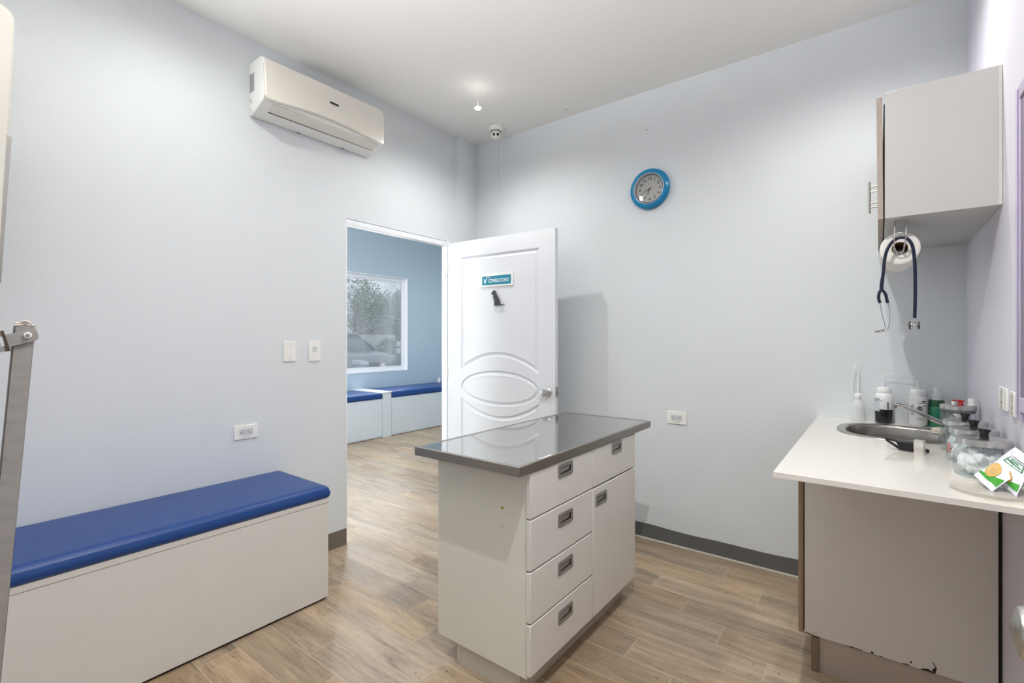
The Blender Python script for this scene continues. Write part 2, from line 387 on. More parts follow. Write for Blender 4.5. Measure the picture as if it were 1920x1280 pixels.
# ------------------------------------------------------------------ the setting
XL, YB, XR, YF, H = -2.70, 3.04, .322, -1.2, ROOM_H
XF = -5.91                                     # far wall of the waiting room
bm = BM(); box(bm, (-6.05, YF - .1, -.08), (.45, 6.7, 0)); struct(obj('floor', bm, M_floor, smooth=False))
bm = BM(); box(bm, (-6.05, YF - .1, H), (.45, 6.7, H + .1)); struct(obj('ceiling', bm, M_ceil, smooth=False))
bm = BM()
box(bm, (XL - .05, YF, 0), (XL, 1.80, H)); box(bm, (XL - .05, 1.80, 2.075), (XL, 2.72, H)); box(bm, (XL - .05, 2.72, 0), (XL, 6.6, H))
prism(bm, [(XL, 2.787, 0), (-2.655, 2.787, 0), (-2.688, 3.04, 0), (XL, 3.04, 0)], (0, 0, H))
struct(obj('wall_left', bm, M_wall, smooth=False))
bm = BM(); box(bm, (XL, YB, 0), (XR + .1, YB + .1, H)); struct(obj('wall_back', bm, M_wall, smooth=False))
bm = BM(); box(bm, (XR, YF, 0), (XR + .1, YB, H)); struct(obj('wall_right', bm, M_wallL, smooth=False))
def wall_with_hole(name, m, x0, x1, y0, y1, hole, axis):
    bm = BM(); a, b, z0, z1 = hole
    if axis == 'y':
        box(bm, (x0, y0, 0), (a, y1, H)); box(bm, (b, y0, 0), (x1, y1, H)); box(bm, (a, y0, 0), (b, y1, z0)); box(bm, (a, y0, z1), (b, y1, H))
    else:
        box(bm, (x0, y0, 0), (x1, a, H)); box(bm, (x0, b, 0), (x1, y1, H)); box(bm, (x0, a, 0), (x1, b, z0)); box(bm, (x0, a, z1), (x1, b, H))
    return struct(obj(name, bm, m, smooth=False))
wall_with_hole('wall_front', M_wall, XL, XR, YF - .1, YF, (-2.5, -.5, 1.95, 2.4), 'y')
wall_with_hole('wall_waiting_front', M_blue, XF - .12, XL, YF - .1, YF, (-5.6, -3.2, .1, 2.4), 'y')
wall_with_hole('wall_waiting_far', M_blue, XF - .12, XF, YF, 6.6, (2.62, 5.045, .82, 2.262), 'x')
bm = BM(); box(bm, (XF - .12, 6.6, 0), (XL, 6.7, H)); struct(obj('wall_waiting_end', bm, M_blue, smooth=False))

# baseboards: painted band with an uneven top edge and a pale rounded grout line below it
def baseboard(name, m, p0, p1, nrm, h=.095, amp=.004):
    bm = BM(); p0 = Vector(p0); p1 = Vector(p1); n = Vector(nrm); L = (p1 - p0).length; k = max(2, int(L / .04)); pts = []
    top = [h + amp * (math.sin(i * .55) * .6 + math.sin(i * .21 + 1) + random.uniform(-.15, .15)) * .5 for i in range(k + 1)]
    poly = [p0 + Vector((0, 0, 0))] + [p0 + (p1 - p0) * (i / k) + Vector((0, 0, top[i])) for i in range(k + 1)] + [p1 + Vector((0, 0, 0))]
    prism(bm, poly, n * .004)
    return struct(obj(name, bm, m, smooth=False))
baseboard('baseboard_back', M_base, (-2.68, YB - .0005, 0), (XR - .002, YB - .0005, 0), (0, -1, 0), .097, .007)
baseboard('baseboard_left', M_baseL, (XL + .0005, 1.372, 0), (XL + .0005, 1.80, 0), (1, 0, 0), .103, .002)
bm = BM(); tube(bm, [(-2.68, YB - .004, .003), (XR - .01, YB - .004, .003)], .009, 10); struct(obj('trim_1', bm, mat('pale_grout', (186, 180, 166), .5, noise=.05)))
# doorway lining
bm = BM()
box(bm, (XL - .052, 1.797, 0), (XL + .003, 1.806, 2.072)); box(bm, (XL - .045, 2.688, 0), (XL + .012, 2.72, 2.072)); box(bm, (XL - .045, 1.806, 2.035), (XL + .004, 2.688, 2.062)); box(bm, (XL - .045, 1.806, 2.062), (XL - .004, 2.688, 2.0745))
struct(obj('trim_2', bm, M_white, bevel=.002))
# thin surface conduit from the camera down the back wall
bm = BM(); box(bm, (-2.456, YB - .006, .1), (-2.449, YB, H - .01)); struct(obj('trim_3', bm, M_wall, bevel=.001))

# waiting-room window
wf = struct(thing('window_1', 'wide white-framed waiting room window', 'window', (XF, 3.83, .82))); del wf['category']
bm = BM()
y0, y1, z0, z1 = 2.62, 5.045, .82, 2.262
def ring(bm, x0_, x1_, a0, b0_, a1, b1_, w):
    box(bm, (x0_, a0, b0_), (x1_, a1, b0_ + w)); box(bm, (x0_, a0, b1_ - w), (x1_, a1, b1_))
    box(bm, (x0_, a0, b0_ + w), (x1_, a0 + w, b1_ - w)); box(bm, (x0_, a1 - w, b0_ + w), (x1_, a1, b1_ - w))
ring(bm, XF - .119, XF + .004, y0 + .001, z0 + .001, y1 - .001, z1 - .001, .012)
ring(bm, XF - .09, XF - .045, y0 + .0132, z0 + .0132, y1 - .0132, z1 - .0132, .045)
ring(bm, XF - .078, XF - .056, y0 + .0584, z0 + .0584, y1 - .0584, z1 - .0584, .02)
obj('window_frame', bm, M_white, wf, bevel=.002)
bm = BM(); box(bm, (XF - .07, y0 + .05, z0 + .05), (XF - .064, y1 - .05, z1 - .05)); obj('window_pane', bm, M_pane, wf, smooth=False)
# unseen front windows behind the camera, the high one added to let in light
for nm, xa, xb, za, zb in (('added_window_3', -2.5, -.5, 1.95, 2.4), ('window_4', -5.6, -3.2, .1, 2.4)):
    w = struct(thing(nm, 'unseen front window', 'window', ((xa + xb) / 2, YF, za))); del w['category']
    bm = BM()
    for a, b in (((xa, za), (xb, za + .05)), ((xa, zb - .05), (xb, zb)), ((xa, za), (xa + .05, zb)), ((xb - .05, za), (xb, zb)), (((xa + xb) / 2 - .025, za), ((xa + xb) / 2 + .025, zb))):
        box(bm, (a[0], YF - .09, a[1]), (b[0], YF - .04, b[1]))
    obj('window_frame', bm, M_white, w, bevel=.002)
    bm = BM(); box(bm, (xa + .04, YF - .07, za + .04), (xb - .04, YF - .065, zb - .04)); obj('window_pane', bm, M_clear, w, smooth=False)
# lilac-framed dark pane on the right wall, at the frame's edge
w2 = struct(thing('window_2', 'lilac framed dark pane on the right wall', 'window', (XR, 1.6, 1.1))); del w2['category']
bm = BM()
for a, b in (((1.25, 1.10), (1.93, 1.14)), ((1.25, 1.975), (1.93, 2.012)), ((1.25, 1.14), (1.29, 1.975)), ((1.93, 1.075), (1.965, 2.012))):
    box(bm, (XR - .010, a[0], a[1]), (XR, b[0], b[1]))
box(bm, (XR - .014, 1.942, 1.085), (XR - .010, 1.952, 2.006))
obj('window_frame', bm, M_frameL, w2, bevel=.003)
bm = BM(); box(bm, (XR - .006, 1.29, 1.14), (XR, 1.93, 1.975)); obj('window_pane', bm, M_darkpane, w2, smooth=False)

# ------------------------------------------------------------------ ceiling fixtures
spot_labels = ['small ceiling downlight over the blue bench', 'small ceiling downlight nearest the camera on the right',
               'small bright lit ceiling downlight by the dome camera', 'small ceiling downlight above the wall cabinet']
for (x, y, z), lab in zip(SPOTS, spot_labels):
    t = thing('ceiling_downlight', lab, 'ceiling light', (x, y, H))
    bm = BM(); cyl(bm, (x, y, H), (x, y, z + .012), .0016, .0016, 8); lathe(bm, (x, y, z), [(0, .014), (.006, .012), (.008, .004), (0, .004)], 20); obj('lamp_stem', bm, M_ceil, t)
    bm = BM(); lathe(bm, (x, y, z), [(0, -.012), (.012, -.009), (.019, -.003), (.021, .001), (.017, .004), (0, .006)], 24); obj('lamp_lens', bm, M_bulb, t)
t = thing('dome_camera', 'small white dome camera with two black lenses hanging in the ceiling corner', 'security camera', (-2.335, 2.86, H))
cx, cy = -2.335, 2.86
bm = BM(); lathe(bm, (cx, cy, H), [(0, 0), (.058, 0), (.058, -.006), (.052, -.018), (.044, -.030), (0, -.030)], 36); obj('mounting_base', bm, M_plastic, t)
bm = BM(); lathe(bm, (cx, cy, H - .052), [(0, -.037)] + [(.037 * math.cos(a), .037 * math.sin(a)) for a in [math.radians(v) for v in range(-75, 76, 15)]] + [(0, .037)], 32); ball = obj('camera_ball', bm, M_plastic, t)
dirc = Vector((2.33, -2.86, -1.35)).normalized(); u, w_ = frame_axes(dirc); c0 = Vector((cx, cy, H - .052))
for s, mm in ((-1, M_black), (1, M_dark)):
    bm = BM(); p = c0 + dirc * .031 + u * s * .014; cyl(bm, p, p + dirc * .005, .0105, .0105, 20); obj('lens', bm, mm, ball)
bm = BM(); ringp = [c0 + Vector((0, 0, .004)) + (u * math.cos(a) + w_ * math.sin(a)) * .0375 for a in [PI + math.radians(20 + 140 * k / 14) for k in range(15)]]
tube(bm, [(cx + .0375 * math.cos(a), cy + .0375 * math.sin(a), H - .0315) for a in [math.radians(v) for v in range(0, 361, 20)]], .002, 6); obj('seam', bm, M_dark, t)
t = obj('wall_screw', (lambda b: (cyl(b, (-1.21, YB, 2.675), (-1.21, YB - .004, 2.675), .004, .004, 10), b)[1])(BM()), M_dark); tag(t, 'tiny dark screw left in the back wall above the clock', 'screw')
bm = BM(); lathe(bm, (-1.755, 2.93, H), [(0, 0), (.012, 0), (.012, -.004), (0, -.006)], 16); tag(obj('smoke_detector', bm, M_plasticgrey), 'tiny round grey fitting on the ceiling near the back wall', 'ceiling fitting')

# ------------------------------------------------------------------ air conditioner
ac = thing('air_conditioner', 'white wall-mounted split air conditioner high on the left wall', 'air conditioner', (XL, 1.585, 2.505))
ya, yb = 1.206, 1.965
bm = BM()
prof = [(-2.70, 2.506), (-2.70, 2.788), (-2.575, 2.788), (-2.550, 2.776), (-2.541, 2.755), (-2.545, 2.562), (-2.560, 2.550), (-2.66, 2.508), (-2.68, 2.504)]
prism(bm, [(x, ya, z) for x, z in prof], (0, yb - ya, 0)); obj('body', bm, M_plastic, ac, bevel=.008, seg=3)
# front panel: rounded outline, its lower edge arching up in the middle
bm = BM(); out = []
for k in range(7): a = math.radians(180 - 90 * k / 6 - 0); out.append((ya - .002 + .03 + .03 * math.cos(a), 2.762 - .03 + .03 * math.sin(a)))
for k in range(7): a = math.radians(90 - 90 * k / 6); out.append((yb - .004 - .045 + .045 * math.cos(a), 2.766 - .045 + .045 * math.sin(a)))
out += [(yb - .004, 2.556), (yb - .015, 2.548)]
for k in range(1, 20):
    s = k / 20; out.append((yb - .03 - (yb - ya - .06) * s, 2.551 + .026 * math.sin(PI * s) ** 1.2))
out += [(ya + .02, 2.553), (ya + .002, 2.568)]
prism(bm, [(-2.546, y, z) for y, z in out], (.024, 0, 0)); pn = obj('front_panel', bm, M_cream, ac, bevel=.006, seg=3)
bm = BM(); box(bm, (-2.522, 1.575, 2.667), (-2.5205, 1.632, 2.678)); obj('logo_badge', bm, M_ink, pn)
bm = BM()
for k in range(5): box(bm, (-2.522, 1.590 + k * .006, 2.659), (-2.5212, 1.594 + k * .006, 2.6615))
obj('logo_subline', bm, M_greyink, pn)
# louvre flap lying in the slanted underside
def under(s, y): # s 0 front .. 1 wall
    return (-2.553 - .115 * s, y, 2.5535 - .0485 * s)
bm = BM(); n_ = Vector((.39, 0, -.92)) * .004
q = [Vector(under(s, y)) for s, y in ((.04, ya + .06), (.04, yb - .03), (.50, yb - .035), (.52, ya + .07))]
prism(bm, [p + n_ * .2 for p in q], n_ * .9); obj('louvre_flap', bm, M_cream, ac, bevel=.001)
bm = BM(); q = [Vector(under(s, y)) for s, y in ((.525, ya + .062), (.505, yb - .03), (.545, yb - .03), (.585, ya + .062))]
prism(bm, [p + n_ * .05 for p in q], n_ * .35); obj('air_slot', bm, M_gap, ac, smooth=False)
for yy in (ya + .26, ya + .545):
    bm = BM(); box(bm, (-2.69, yy, 2.502), (-2.682, yy + .022, 2.507)); obj('clip', bm, M_pull, ac)
bm = BM(); box(bm, (-2.69, ya - .001, 2.626), (-2.642, ya + .001, 2.722)); obj('side_sticker', bm, mat('grey_sticker', (160, 160, 160), .5, noise=.15, nscale=80, stretch=(1, 1, 6)), ac, smooth=False)
for x, z in ((-2.675, 2.572), (-2.68, 2.585), (-2.678, 2.53)):
    bm = BM(); cyl(bm, (x, ya - .001, z), (x, ya + .001, z), .004, .004, 10); obj('screw_hole', bm, M_dark, ac)

# ------------------------------------------------------------------ wall clock
ck = thing('wall_clock', 'round wall clock with teal rim and grey face on the back wall', 'clock', (-1.182, YB, 2.278))
cc = (-1.182, YB, 2.278)
bm = BM(); lathe(bm, cc, [(.0, 0), (.125, 0), (.131, -.012), (.127, -.028), (.113, -.038), (.099, -.036), (.099, -.012), (0, -.012)], 64, 'y'); obj('rim', bm, M_teal, ck)
bm = BM(); lathe(bm, cc, [(.1, -.013), (.1, -.038), (.096, -.040), (.088, -.030), (.087, -.013), (.1, -.013)], 64, 'y'); obj('bezel_ring', bm, M_silver, ck)
bm = BM(); lathe(bm, cc, [(0, -.0125), (.088, -.0125), (.088, -.0145), (0, -.0145)], 48, 'y'); dial = obj('dial', bm, M_face, ck)
for n in range(1, 13):
    a = PI / 2 - n * PI / 6
    text_obj('numeral', str(n), M_ink, dial, .024, (cc[0] + .066 * math.cos(a), YB - .0152, cc[2] + .066 * math.sin(a)), (PI / 2, 0, 0), sx=1.15, bold=.0006)
for n in range(12):
    bm = BM(); a = n * PI / 6; cyl(bm, (cc[0] + .082 * math.cos(a), YB - .0145, cc[2] + .082 * math.sin(a)), (cc[0] + .082 * math.cos(a), YB - .0155, cc[2] + .082 * math.sin(a)), .0012, .0012, 8)
    obj('minute_mark', bm, M_ink, dial)
def hand(name, ang, L, tail, wd, dep, m):
    bm = BM(); d = Vector((math.sin(ang), 0, math.cos(ang))); p = Vector((d.z, 0, -d.x)); c = Vector((cc[0], YB - dep, cc[2]))
    prism(bm, [c - d * tail - p * wd, c + d * L - p * wd * .5, c + d * L + p * wd * .5, c - d * tail + p * wd], (0, -.0012, 0)); obj(name, bm, m, ck, smooth=False)
hand('hour_hand', math.radians(6.67 * 30), .040, .008, .0026, .0185, M_ink)
hand('minute_hand', math.radians(242), .055, .012, .0022, .0205, M_ink)
hand('second_hand', math.radians(266), .050, .028, .0007, .0225, M_greyink)
bm = BM(); lathe(bm, cc, [(0, -.0262), (.089, -.0262), (.089, -.0276), (0, -.0276)], 48, 'y'); obj('glass', bm, M_clear, ck)

# ------------------------------------------------------------------ door with sign and dog hook
dang = math.atan2(.05, .953)
dr = struct(thing('door_1', 'white panelled door standing open', 'door', (-2.68, 2.69, 0), dang)); del dr['category']
DW, DH, DT = .957, 2.052, .036
def door_depth(u, z):
    def g(d):
        if d <= 0: return 0
        if d < .008: return -.010 * math.sin(d / .008 * PI / 2)
        if d < .011: return -.010
        if d < .031: return -.010 + .009 * ((d - .011) / .020)
        if d < .035: return .0005
        return -.001
    uc = .4825
    zb = 1.182 - .115 * ((u - uc) / .345) ** 2; sl = math.sqrt(1 + (2 * .115 * (u - uc) / .345 ** 2) ** 2)
    d1 = min(u - .137, .828 - u, 1.93 - z, (z - zb) / sl)
    zt = .708 + .115 * ((u - uc) / .345) ** 2
    d3 = min(u - .137, .828 - u, z - .16, (zt + .037 - z) / sl)
    a, b = .347, .127; x = u - uc; y = z - .947; k = math.sqrt((x / a) ** 2 + (y / b) ** 2)
    gr = math.sqrt(x * x / a ** 4 + y * y / b ** 4); d2 = (1 - k) * k / gr if gr > 1e-6 else b
    return g(max(d1, d2, d3)) if max(d1, d2, d3) > 0 else 0
bm = BM(); NU, NZ = 320, 660; grid = []
for j in range(NZ + 1):
    z = .008 + (DH - .008) * j / NZ; row = []
    for i in range(NU + 1):
        u = DW * i / NU; row.append(bm.verts.new((u, -door_depth(u, z), z)))
    grid.append(row)
for j in range(NZ):
    for i in range(NU): bm.faces.new((grid[j][i], grid[j][i + 1], grid[j + 1][i + 1], grid[j + 1][i]))
b0 = [bm.verts.new((u, DT, z)) for u, z in ((0, .008), (DW, .008), (DW, DH), (0, DH))]
bm.faces.new((b0[3], b0[2], b0[1], b0[0]))
bm.faces.new([grid[0][i] for i in range(NU, -1, -1)] + [b0[0], b0[1]]); bm.faces.new([grid[NZ][i] for i in range(NU + 1)] + [b0[2], b0[3]])
bm.faces.new([grid[j][0] for j in range(NZ + 1)] + [b0[3], b0[0]]); bm.faces.new([grid[j][NU] for j in range(NZ, -1, -1)] + [b0[1], b0[2]])
obj('door_leaf', bm, M_door, dr, loc=(0, 0, 0), angle=60)
bm = BM(); lathe(bm, (.900, 0, .947), [(0, .003), (.030, .003), (.031, -.004), (.026, -.009), (.012, -.013), (.011, -.026), (.020, -.032), (.027, -.042), (.027, -.052), (.022, -.060), (.009, -.063), (.007, -.060), (0, -.060)], 32, 'y')
obj('door_handle', bm, M_chrome, dr, loc=(0, 0, 0))
bm = BM(); box(bm, (DW - .001, .006, .915), (DW + .0012, .030, .985)); cyl(bm, (DW, .018, .95), (DW + .010, .018, .95), .008, .008, 12); obj('latch_plate', bm, M_pull, dr, loc=(0, 0, 0))
bm = BM()
for z in (.25, 1.05, 1.86): cyl(bm, (-.004, -.003, z - .045), (-.004, -.003, z + .045), .006, .006, 12)
obj('hinge', bm, M_plastic, dr, loc=(0, 0, 0))

sg = thing('door_sign', 'teal CONSULTORIO sign in a white frame on the open door', 'sign', (-2.68, 2.69, 0), dang)
bm = BM(); prism(bm, [(x, -.001, z) for x, z in rrect(.475, 1.735, .292, .094, .003, 2)], (0, -.006, 0)); obj('sign_frame', bm, M_plastic, sg, bevel=.0015, loc=(0, 0, 0))
bm = BM(); box(bm, (.345, -.0085, 1.702), (.602, -.0068, 1.766)); pl = obj('sign_plate', bm, M_sign, sg, loc=(0, 0, 0))
text_obj('lettering', 'CONSULTORIO', M_white, sg, .036, (.496, -.0088, 1.730), (PI / 2, 0, 0), sx=.72, bold=.0005)
text_obj('logo_letter', 'V', M_white, sg, .048, (.373, -.0088, 1.727), (PI / 2, 0, 0), sx=.85, bold=.0012)
bm = BM()
tube(bm, [(.382, -.009, 1.742), (.388, -.009, 1.758), (.396, -.009, 1.760), (.402, -.009, 1.756), (.410, -.009, 1.759), (.417, -.009, 1.762)], .0012, 6)
cyl(bm, (.391, -.0085, 1.7555), (.391, -.0095, 1.7555), .004, .004, 10); cyl(bm, (.414, -.0085, 1.7575), (.414, -.0095, 1.7575), .004, .004, 10)
obj('logo_flourish', bm, M_white, sg, loc=(0, 0, 0))

dg_ = thing('dog_hook', 'black sitting dog silhouette hook stuck on the open door below its sign', 'hook', (-2.68, 2.69, 0), dang)
dog = [(.455, 1.549), (.457, 1.553), (.463, 1.556), (.462, 1.572), (.459, 1.592), (.453, 1.606), (.451, 1.618), (.452, 1.627), (.444, 1.630), (.435, 1.633), (.432, 1.638), (.440, 1.645), (.447, 1.654), (.455, 1.660),
       (.465, 1.660), (.472, 1.654), (.477, 1.642), (.482, 1.628), (.490, 1.615), (.500, 1.602), (.508, 1.588), (.514, 1.572), (.517, 1.558), (.535, 1.556), (.553, 1.556), (.553, 1.553), (.52, 1.548), (.48, 1.548)]
bm = BM(); prism(bm, [(x, -.012, z) for x, z in dog], (0, -.004, 0)); obj('dog_figure', bm, M_dark, dg_, loc=(0, 0, 0), smooth=False)
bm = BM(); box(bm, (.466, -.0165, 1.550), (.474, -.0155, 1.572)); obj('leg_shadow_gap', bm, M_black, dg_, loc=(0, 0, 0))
bm = BM(); tube(bm, smoothpath([(.517, -.009, 1.555), (.518, -.009, 1.53), (.518, -.014, 1.513), (.512, -.022, 1.505), (.505, -.024, 1.514)], 5), .0022, 8); obj('wire_hook', bm, M_plasticgrey, dg_, loc=(0, 0, 0))
bm = BM(); prism(bm, [(x, -.0005, z) for x, z in rrect(.509, 1.535, .040, .05, .006, 3)], (0, -.0035, 0)); box(bm, (.47, -.012, 1.556), (.50, -.0005, 1.59)); obj('adhesive_pad', bm, mat('clear_pad', (225, 228, 232), .3, noise=.01), dg_, loc=(0, 0, 0))

# ------------------------------------------------------------------ switches and outlets
def plate(name, label, cat, kind, centre, nrm, w, h, group=None):
    """kind: outlet / blank / rocker. nrm: 'x+' left wall, 'y-' back wall, 'x-' right wall"""
    rot = {'x+': PI / 2, 'y-': 0, 'x-': -PI / 2}[nrm]       # local: x right, -y outwards, z up
    t = thing(name, label, cat, centre, rot, group)
    def P(n, bm, m, par=t, bev=.0): return obj(n, bm, m, par, bevel=bev, loc=(0, 0, 0), rot=(0, 0, 0))
    bm = BM(); prism(bm, [(x, 0, z) for x, z in rrect(0, 0, w, h, .004, 3)], (0, -.007, 0)); P('cover_plate', bm, M_plastic, bev=.002)
    if kind == 'outlet':
        bm = BM(); box(bm, (-.034, -.0085, -.016), (.034, -.0068, .018)); ins = P('socket_insert', bm, M_plasticgrey)
        for sx in (-.019, .019):
            for k, (dx, dz, ww, hh) in enumerate(((.004, .006, .008, .002), (.004, -.006, .008, .002), (-.009, 0, .0045, .0045))):
                bm = BM(); box(bm, (sx + dx - ww / 2, -.0092, dz - hh / 2), (sx + dx + ww / 2, -.0084, dz + hh / 2)); P('socket_slot', bm, M_black, ins)
        bm = BM()
        for k in range(8): box(bm, (-.02 + k * .005, -.0076, -.0275 + (k % 3) * .0005), (-.0165 + k * .005, -.007, -.0255 + (k % 2) * .001))
        P('printed_mark', bm, M_greyink)
    if kind == 'vertical':
        bm = BM(); box(bm, (-.017, -.0085, -.034), (.017, -.0068, .034)); ins = P('socket_insert', bm, M_cream)
        for dz in (.017, -.017):
            for dx, oz, ww, hh in ((-.006, .004, .002, .008), (.006, .004, .002, .008), (0, -.008, .0045, .0045)):
                bm = BM(); box(bm, (dx - ww / 2, -.0092, dz + oz - hh / 2), (dx + ww / 2, -.0084, dz + oz + hh / 2)); P('socket_slot', bm, M_greyink, ins)
    if kind == 'blank':
        for z in (h * .34, -h * .36):
            bm = BM(); cyl(bm, (.002, -.006, z), (.002, -.0082, z), .0026, .0026, 10); P('screw', bm, M_pull)
    if kind == 'rocker':
        bm = BM(); box(bm, (-.014, -.0088, -.006), (.014, -.0068, .026)); P('switch_button', bm, M_plasticgrey, bev=.001)
        bm = BM(); box(bm, (-.015, -.0078, -.034), (.015, -.0068, -.009)); P('lower_button', bm, M_plastic)
        bm = BM(); box(bm, (-.016, -.0076, -.032), (.016, -.0070, -.0285)); P('printed_mark', bm, M_greyink)
    return t
plate('wall_outlet', 'white horizontal double socket above the blue bench', 'outlet', 'outlet', (XL, 1.188, .808), 'x+', .12, .074)
plate('wall_outlet', 'white horizontal double socket on the back wall beside the steel-topped table', 'outlet', 'outlet', (-1.011, YB, .810), 'y-', .122, .078)
plate('blank_cover', 'plain white blank wall plate with two screws, left of the light switch', 'wall plate', 'blank', (XL, 1.429, 1.234), 'x+', .074, .117)
plate('light_switch', 'white light switch plate beside the doorway', 'light switch', 'rocker', (XL, 1.582, 1.234), 'x+', .076, .120)
plate('wall_outlet', 'cream socket on the lilac wall, nearer the counter corner', 'outlet', 'vertical', (XR, 2.187, 1.112), 'x-', .125, .072)
plate('wall_outlet', 'cream socket on the lilac wall, touching the lilac frame', 'outlet', 'vertical', (XR, 2.035, 1.110), 'x-', .08, .072)

# ------------------------------------------------------------------ bench with blue cushion (this room)
bn = thing('storage_bench', 'long white box bench against the left wall', 'bench', (-2.45, .5, 0))
bm = BM(); box(bm, (XL + .002, -.55, 0.012), (-2.203, 1.367, .484)); obj('box_body', bm, M_bench, bn, bevel=.0015)
bm = BM(); box(bm, (XL + .002, -.552, .4855), (-2.2, 1.369, .509)); obj('lid', bm, M_bench, bn, bevel=.0015)
bm = BM(); box(bm, (XL + .01, -.54, 0), (-2.215, 1.355, .013)); obj('base_strip', bm, M_gap, bn, smooth=False)
def cushion(name, m, x0, x1, y0, y1, z0, z1, parent=None, rnd=.02, bulge=.012, nx=16, ny=60, xin=True):
    """padded slab: side walls bulging, top softly crowned"""
    bm = BM(); prof = []
    K = 7
    w, d, hh = x1 - x0, y1 - y0, z1 - z0; rings = []
    for k in range(K + 1):
        t = k / K; a = t * PI / 2
        inset = rnd * (1 - math.sin(a)) * 0 ; 
    levels = [(.006, 0), (-.001, .15), (-.004, .4)] + [(rnd * (1 - math.cos(a)), .55 + .45 * math.sin(a)) for a in [PI / 2 * k / 6 for k in range(0, 7)]]
    for ins, t in levels:
        ring = []
        for px, py in rrect((x0 + x1) / 2, (y0 + y1) / 2, w - 2 * ins, d - 2 * ins, max(.004, .018 - ins * .3), 4): ring.append(bm.verts.new((px, py, z0 + hh * t * .96)))
        rings.append(ring)
    for a, b in zip(rings, rings[1:]):
        n = len(a)
        for i in range(n): bm.faces.new((a[i], a[(i + 1) % n], b[(i + 1) % n], b[i]))
    bm.faces.new(rings[0][::-1])
    cx, cy = (x0 + x1) / 2, (y0 + y1) / 2; prev = rings[-1]
    for f in (.93, .8, .5):
        ring = [bm.verts.new((cx + (v.co.x - cx) * f, cy + (v.co.y - cy) * (1 - (1 - f) * w / d), z0 + hh * (.96 + .04 * (1 - f * f)))) for v in rings[-1]]
        n = len(ring)
        for i in range(n): bm.faces.new((prev[i], prev[(i + 1) % n], ring[(i + 1) % n], ring[i]))
        prev = ring
    bm.faces.new(prev)
    return obj(name, bm, m, parent, angle=60)
tag(cushion('seat_cushion', M_vinyl, XL + .004, -2.193, -.55, 1.376, .5095, .573, rnd=.034), 'long blue vinyl seat pad lying on the white box bench', 'cushion')

# ------------------------------------------------------------------ island cabinet with steel top
isl = thing('drawer_cabinet', 'freestanding greige cabinet with drawers under the steel top', 'cabinet', (-1.225, 1.86, 0))
bm = BM(); box(bm, (-1.452, 1.402, .084), (-1.002, 2.312, .829)); obj('body', bm, M_lam, isl, bevel=.001)
bm = BM(); box(bm, (-1.35, 1.408, 0), (-1.335, 2.29, .084)); box(bm, (-1.335, 1.410, 0), (-1.055, 2.29, .084)); box(bm, (-1.0545, 1.410, 0), (-1.04, 2.29, .084)); obj('plinth', bm, mat('plinth_laminate', (190, 185, 172), .5, noise=.02), isl)
bm = BM(); box(bm, (-1.002, 1.404, .10), (-.9996, 2.312, .826)); obj('recess_seam', bm, M_gap, isl, smooth=False)
def pull(parent, yc, zc, w, h, X):
    """recessed rectangular pull: a rounded frame with a dark cup"""
    out_ = rrect(yc, zc, w, h, .008, 5); inn = rrect(yc, zc - .001, w - .026, h - .026, .003, 5); bm = BM()
    A = [bm.verts.new((X, y, z)) for y, z in out_]; B = [bm.verts.new((X + .0035, y, z)) for y, z in out_]; Cc = [bm.verts.new((X + .0035, y, z)) for y, z in inn]; D = [bm.verts.new((X + .0007, y, z)) for y, z in inn]
    n = len(A)
    for P_, Q in ((A, B), (B, Cc), (Cc, D)):
        for i in range(n): bm.faces.new((P_[i], P_[(i + 1) % n], Q[(i + 1) % n], Q[i]))
    hd = obj('handle', bm, M_pull, parent, bevel=.0006)
    bm = BM(); prism(bm, [(X + .0003, y, z) for y, z in rrect(yc, zc - .001, w - .024, h - .024, .003, 4)], (.0006, 0, 0)); obj('recess', bm, M_pulldark, hd)
    bm = BM(); prism(bm, [(X + .0009, yc - w / 2 + .014, zc + h * .18), (X + .0009, yc + w / 2 - .022, zc + h * .18), (X + .0009, yc + w / 2 - .030, zc - h * .1), (X + .0009, yc - w / 2 + .014, zc - h * .16)], (.0006, 0, 0)); obj('inner_flap', bm, M_pull, hd, smooth=False)
X0, X1 = -.9995, -.9800
for z0, z1 in ((.663, .827), (.478, .658), (.292, .472), (.103, .286)):
    bm = BM(); box(bm, (X0, 1.394, z0), (X1, 1.857, z1)); f = obj('drawer', bm, M_lamF, isl, bevel=.003, seg=2)
    zc = {.663: .793, .478: .603, .292: .418, .103: .229}[z0]
    pull(f, 1.632, zc, .108, .052, X1)
bm = BM(); box(bm, (X0, 1.862, .663), (X1, 2.314, .827)); f = obj('drawer', bm, M_lamF, isl, bevel=.003); pull(f, 2.097, .798, .104, .052, X1)
bm = BM(); box(bm, (X0, 1.862, .103), (X1, 2.314, .655)); f = obj('cabinet_door', bm, M_lamF, isl, bevel=.003); pull(f, 1.938, .601, .104, .052, X1)
bm = BM(); pts = [(-1.113 + .007 * math.cos(a) * (1 + .25 * math.sin(3 * a)), 1.4018, .677 + .006 * math.sin(a)) for a in [2 * PI * k / 16 for k in range(16)]]
prism(bm, pts, (0, -.0012, 0)); sp_ = obj('patch', bm, M_yellow, isl, smooth=False); sp_['label'] = 'yellow filled screw hole'
for x, z in ((-1.116, .679), (-1.110, .675)):
    bm = BM(); cyl(bm, (x, 1.4008, z), (x, 1.4001, z), .0024, .0024, 10); obj('screw_hole', bm, M_black, sp_)
bm = BM(); cyl(bm, (-1.113, 1.4022, .611), (-1.113, 1.4016, .611), .010, .010, 20); obj('faint_stain', bm, mat('faint_stain', (213, 212, 203), .5, noise=.02), isl, smooth=False)

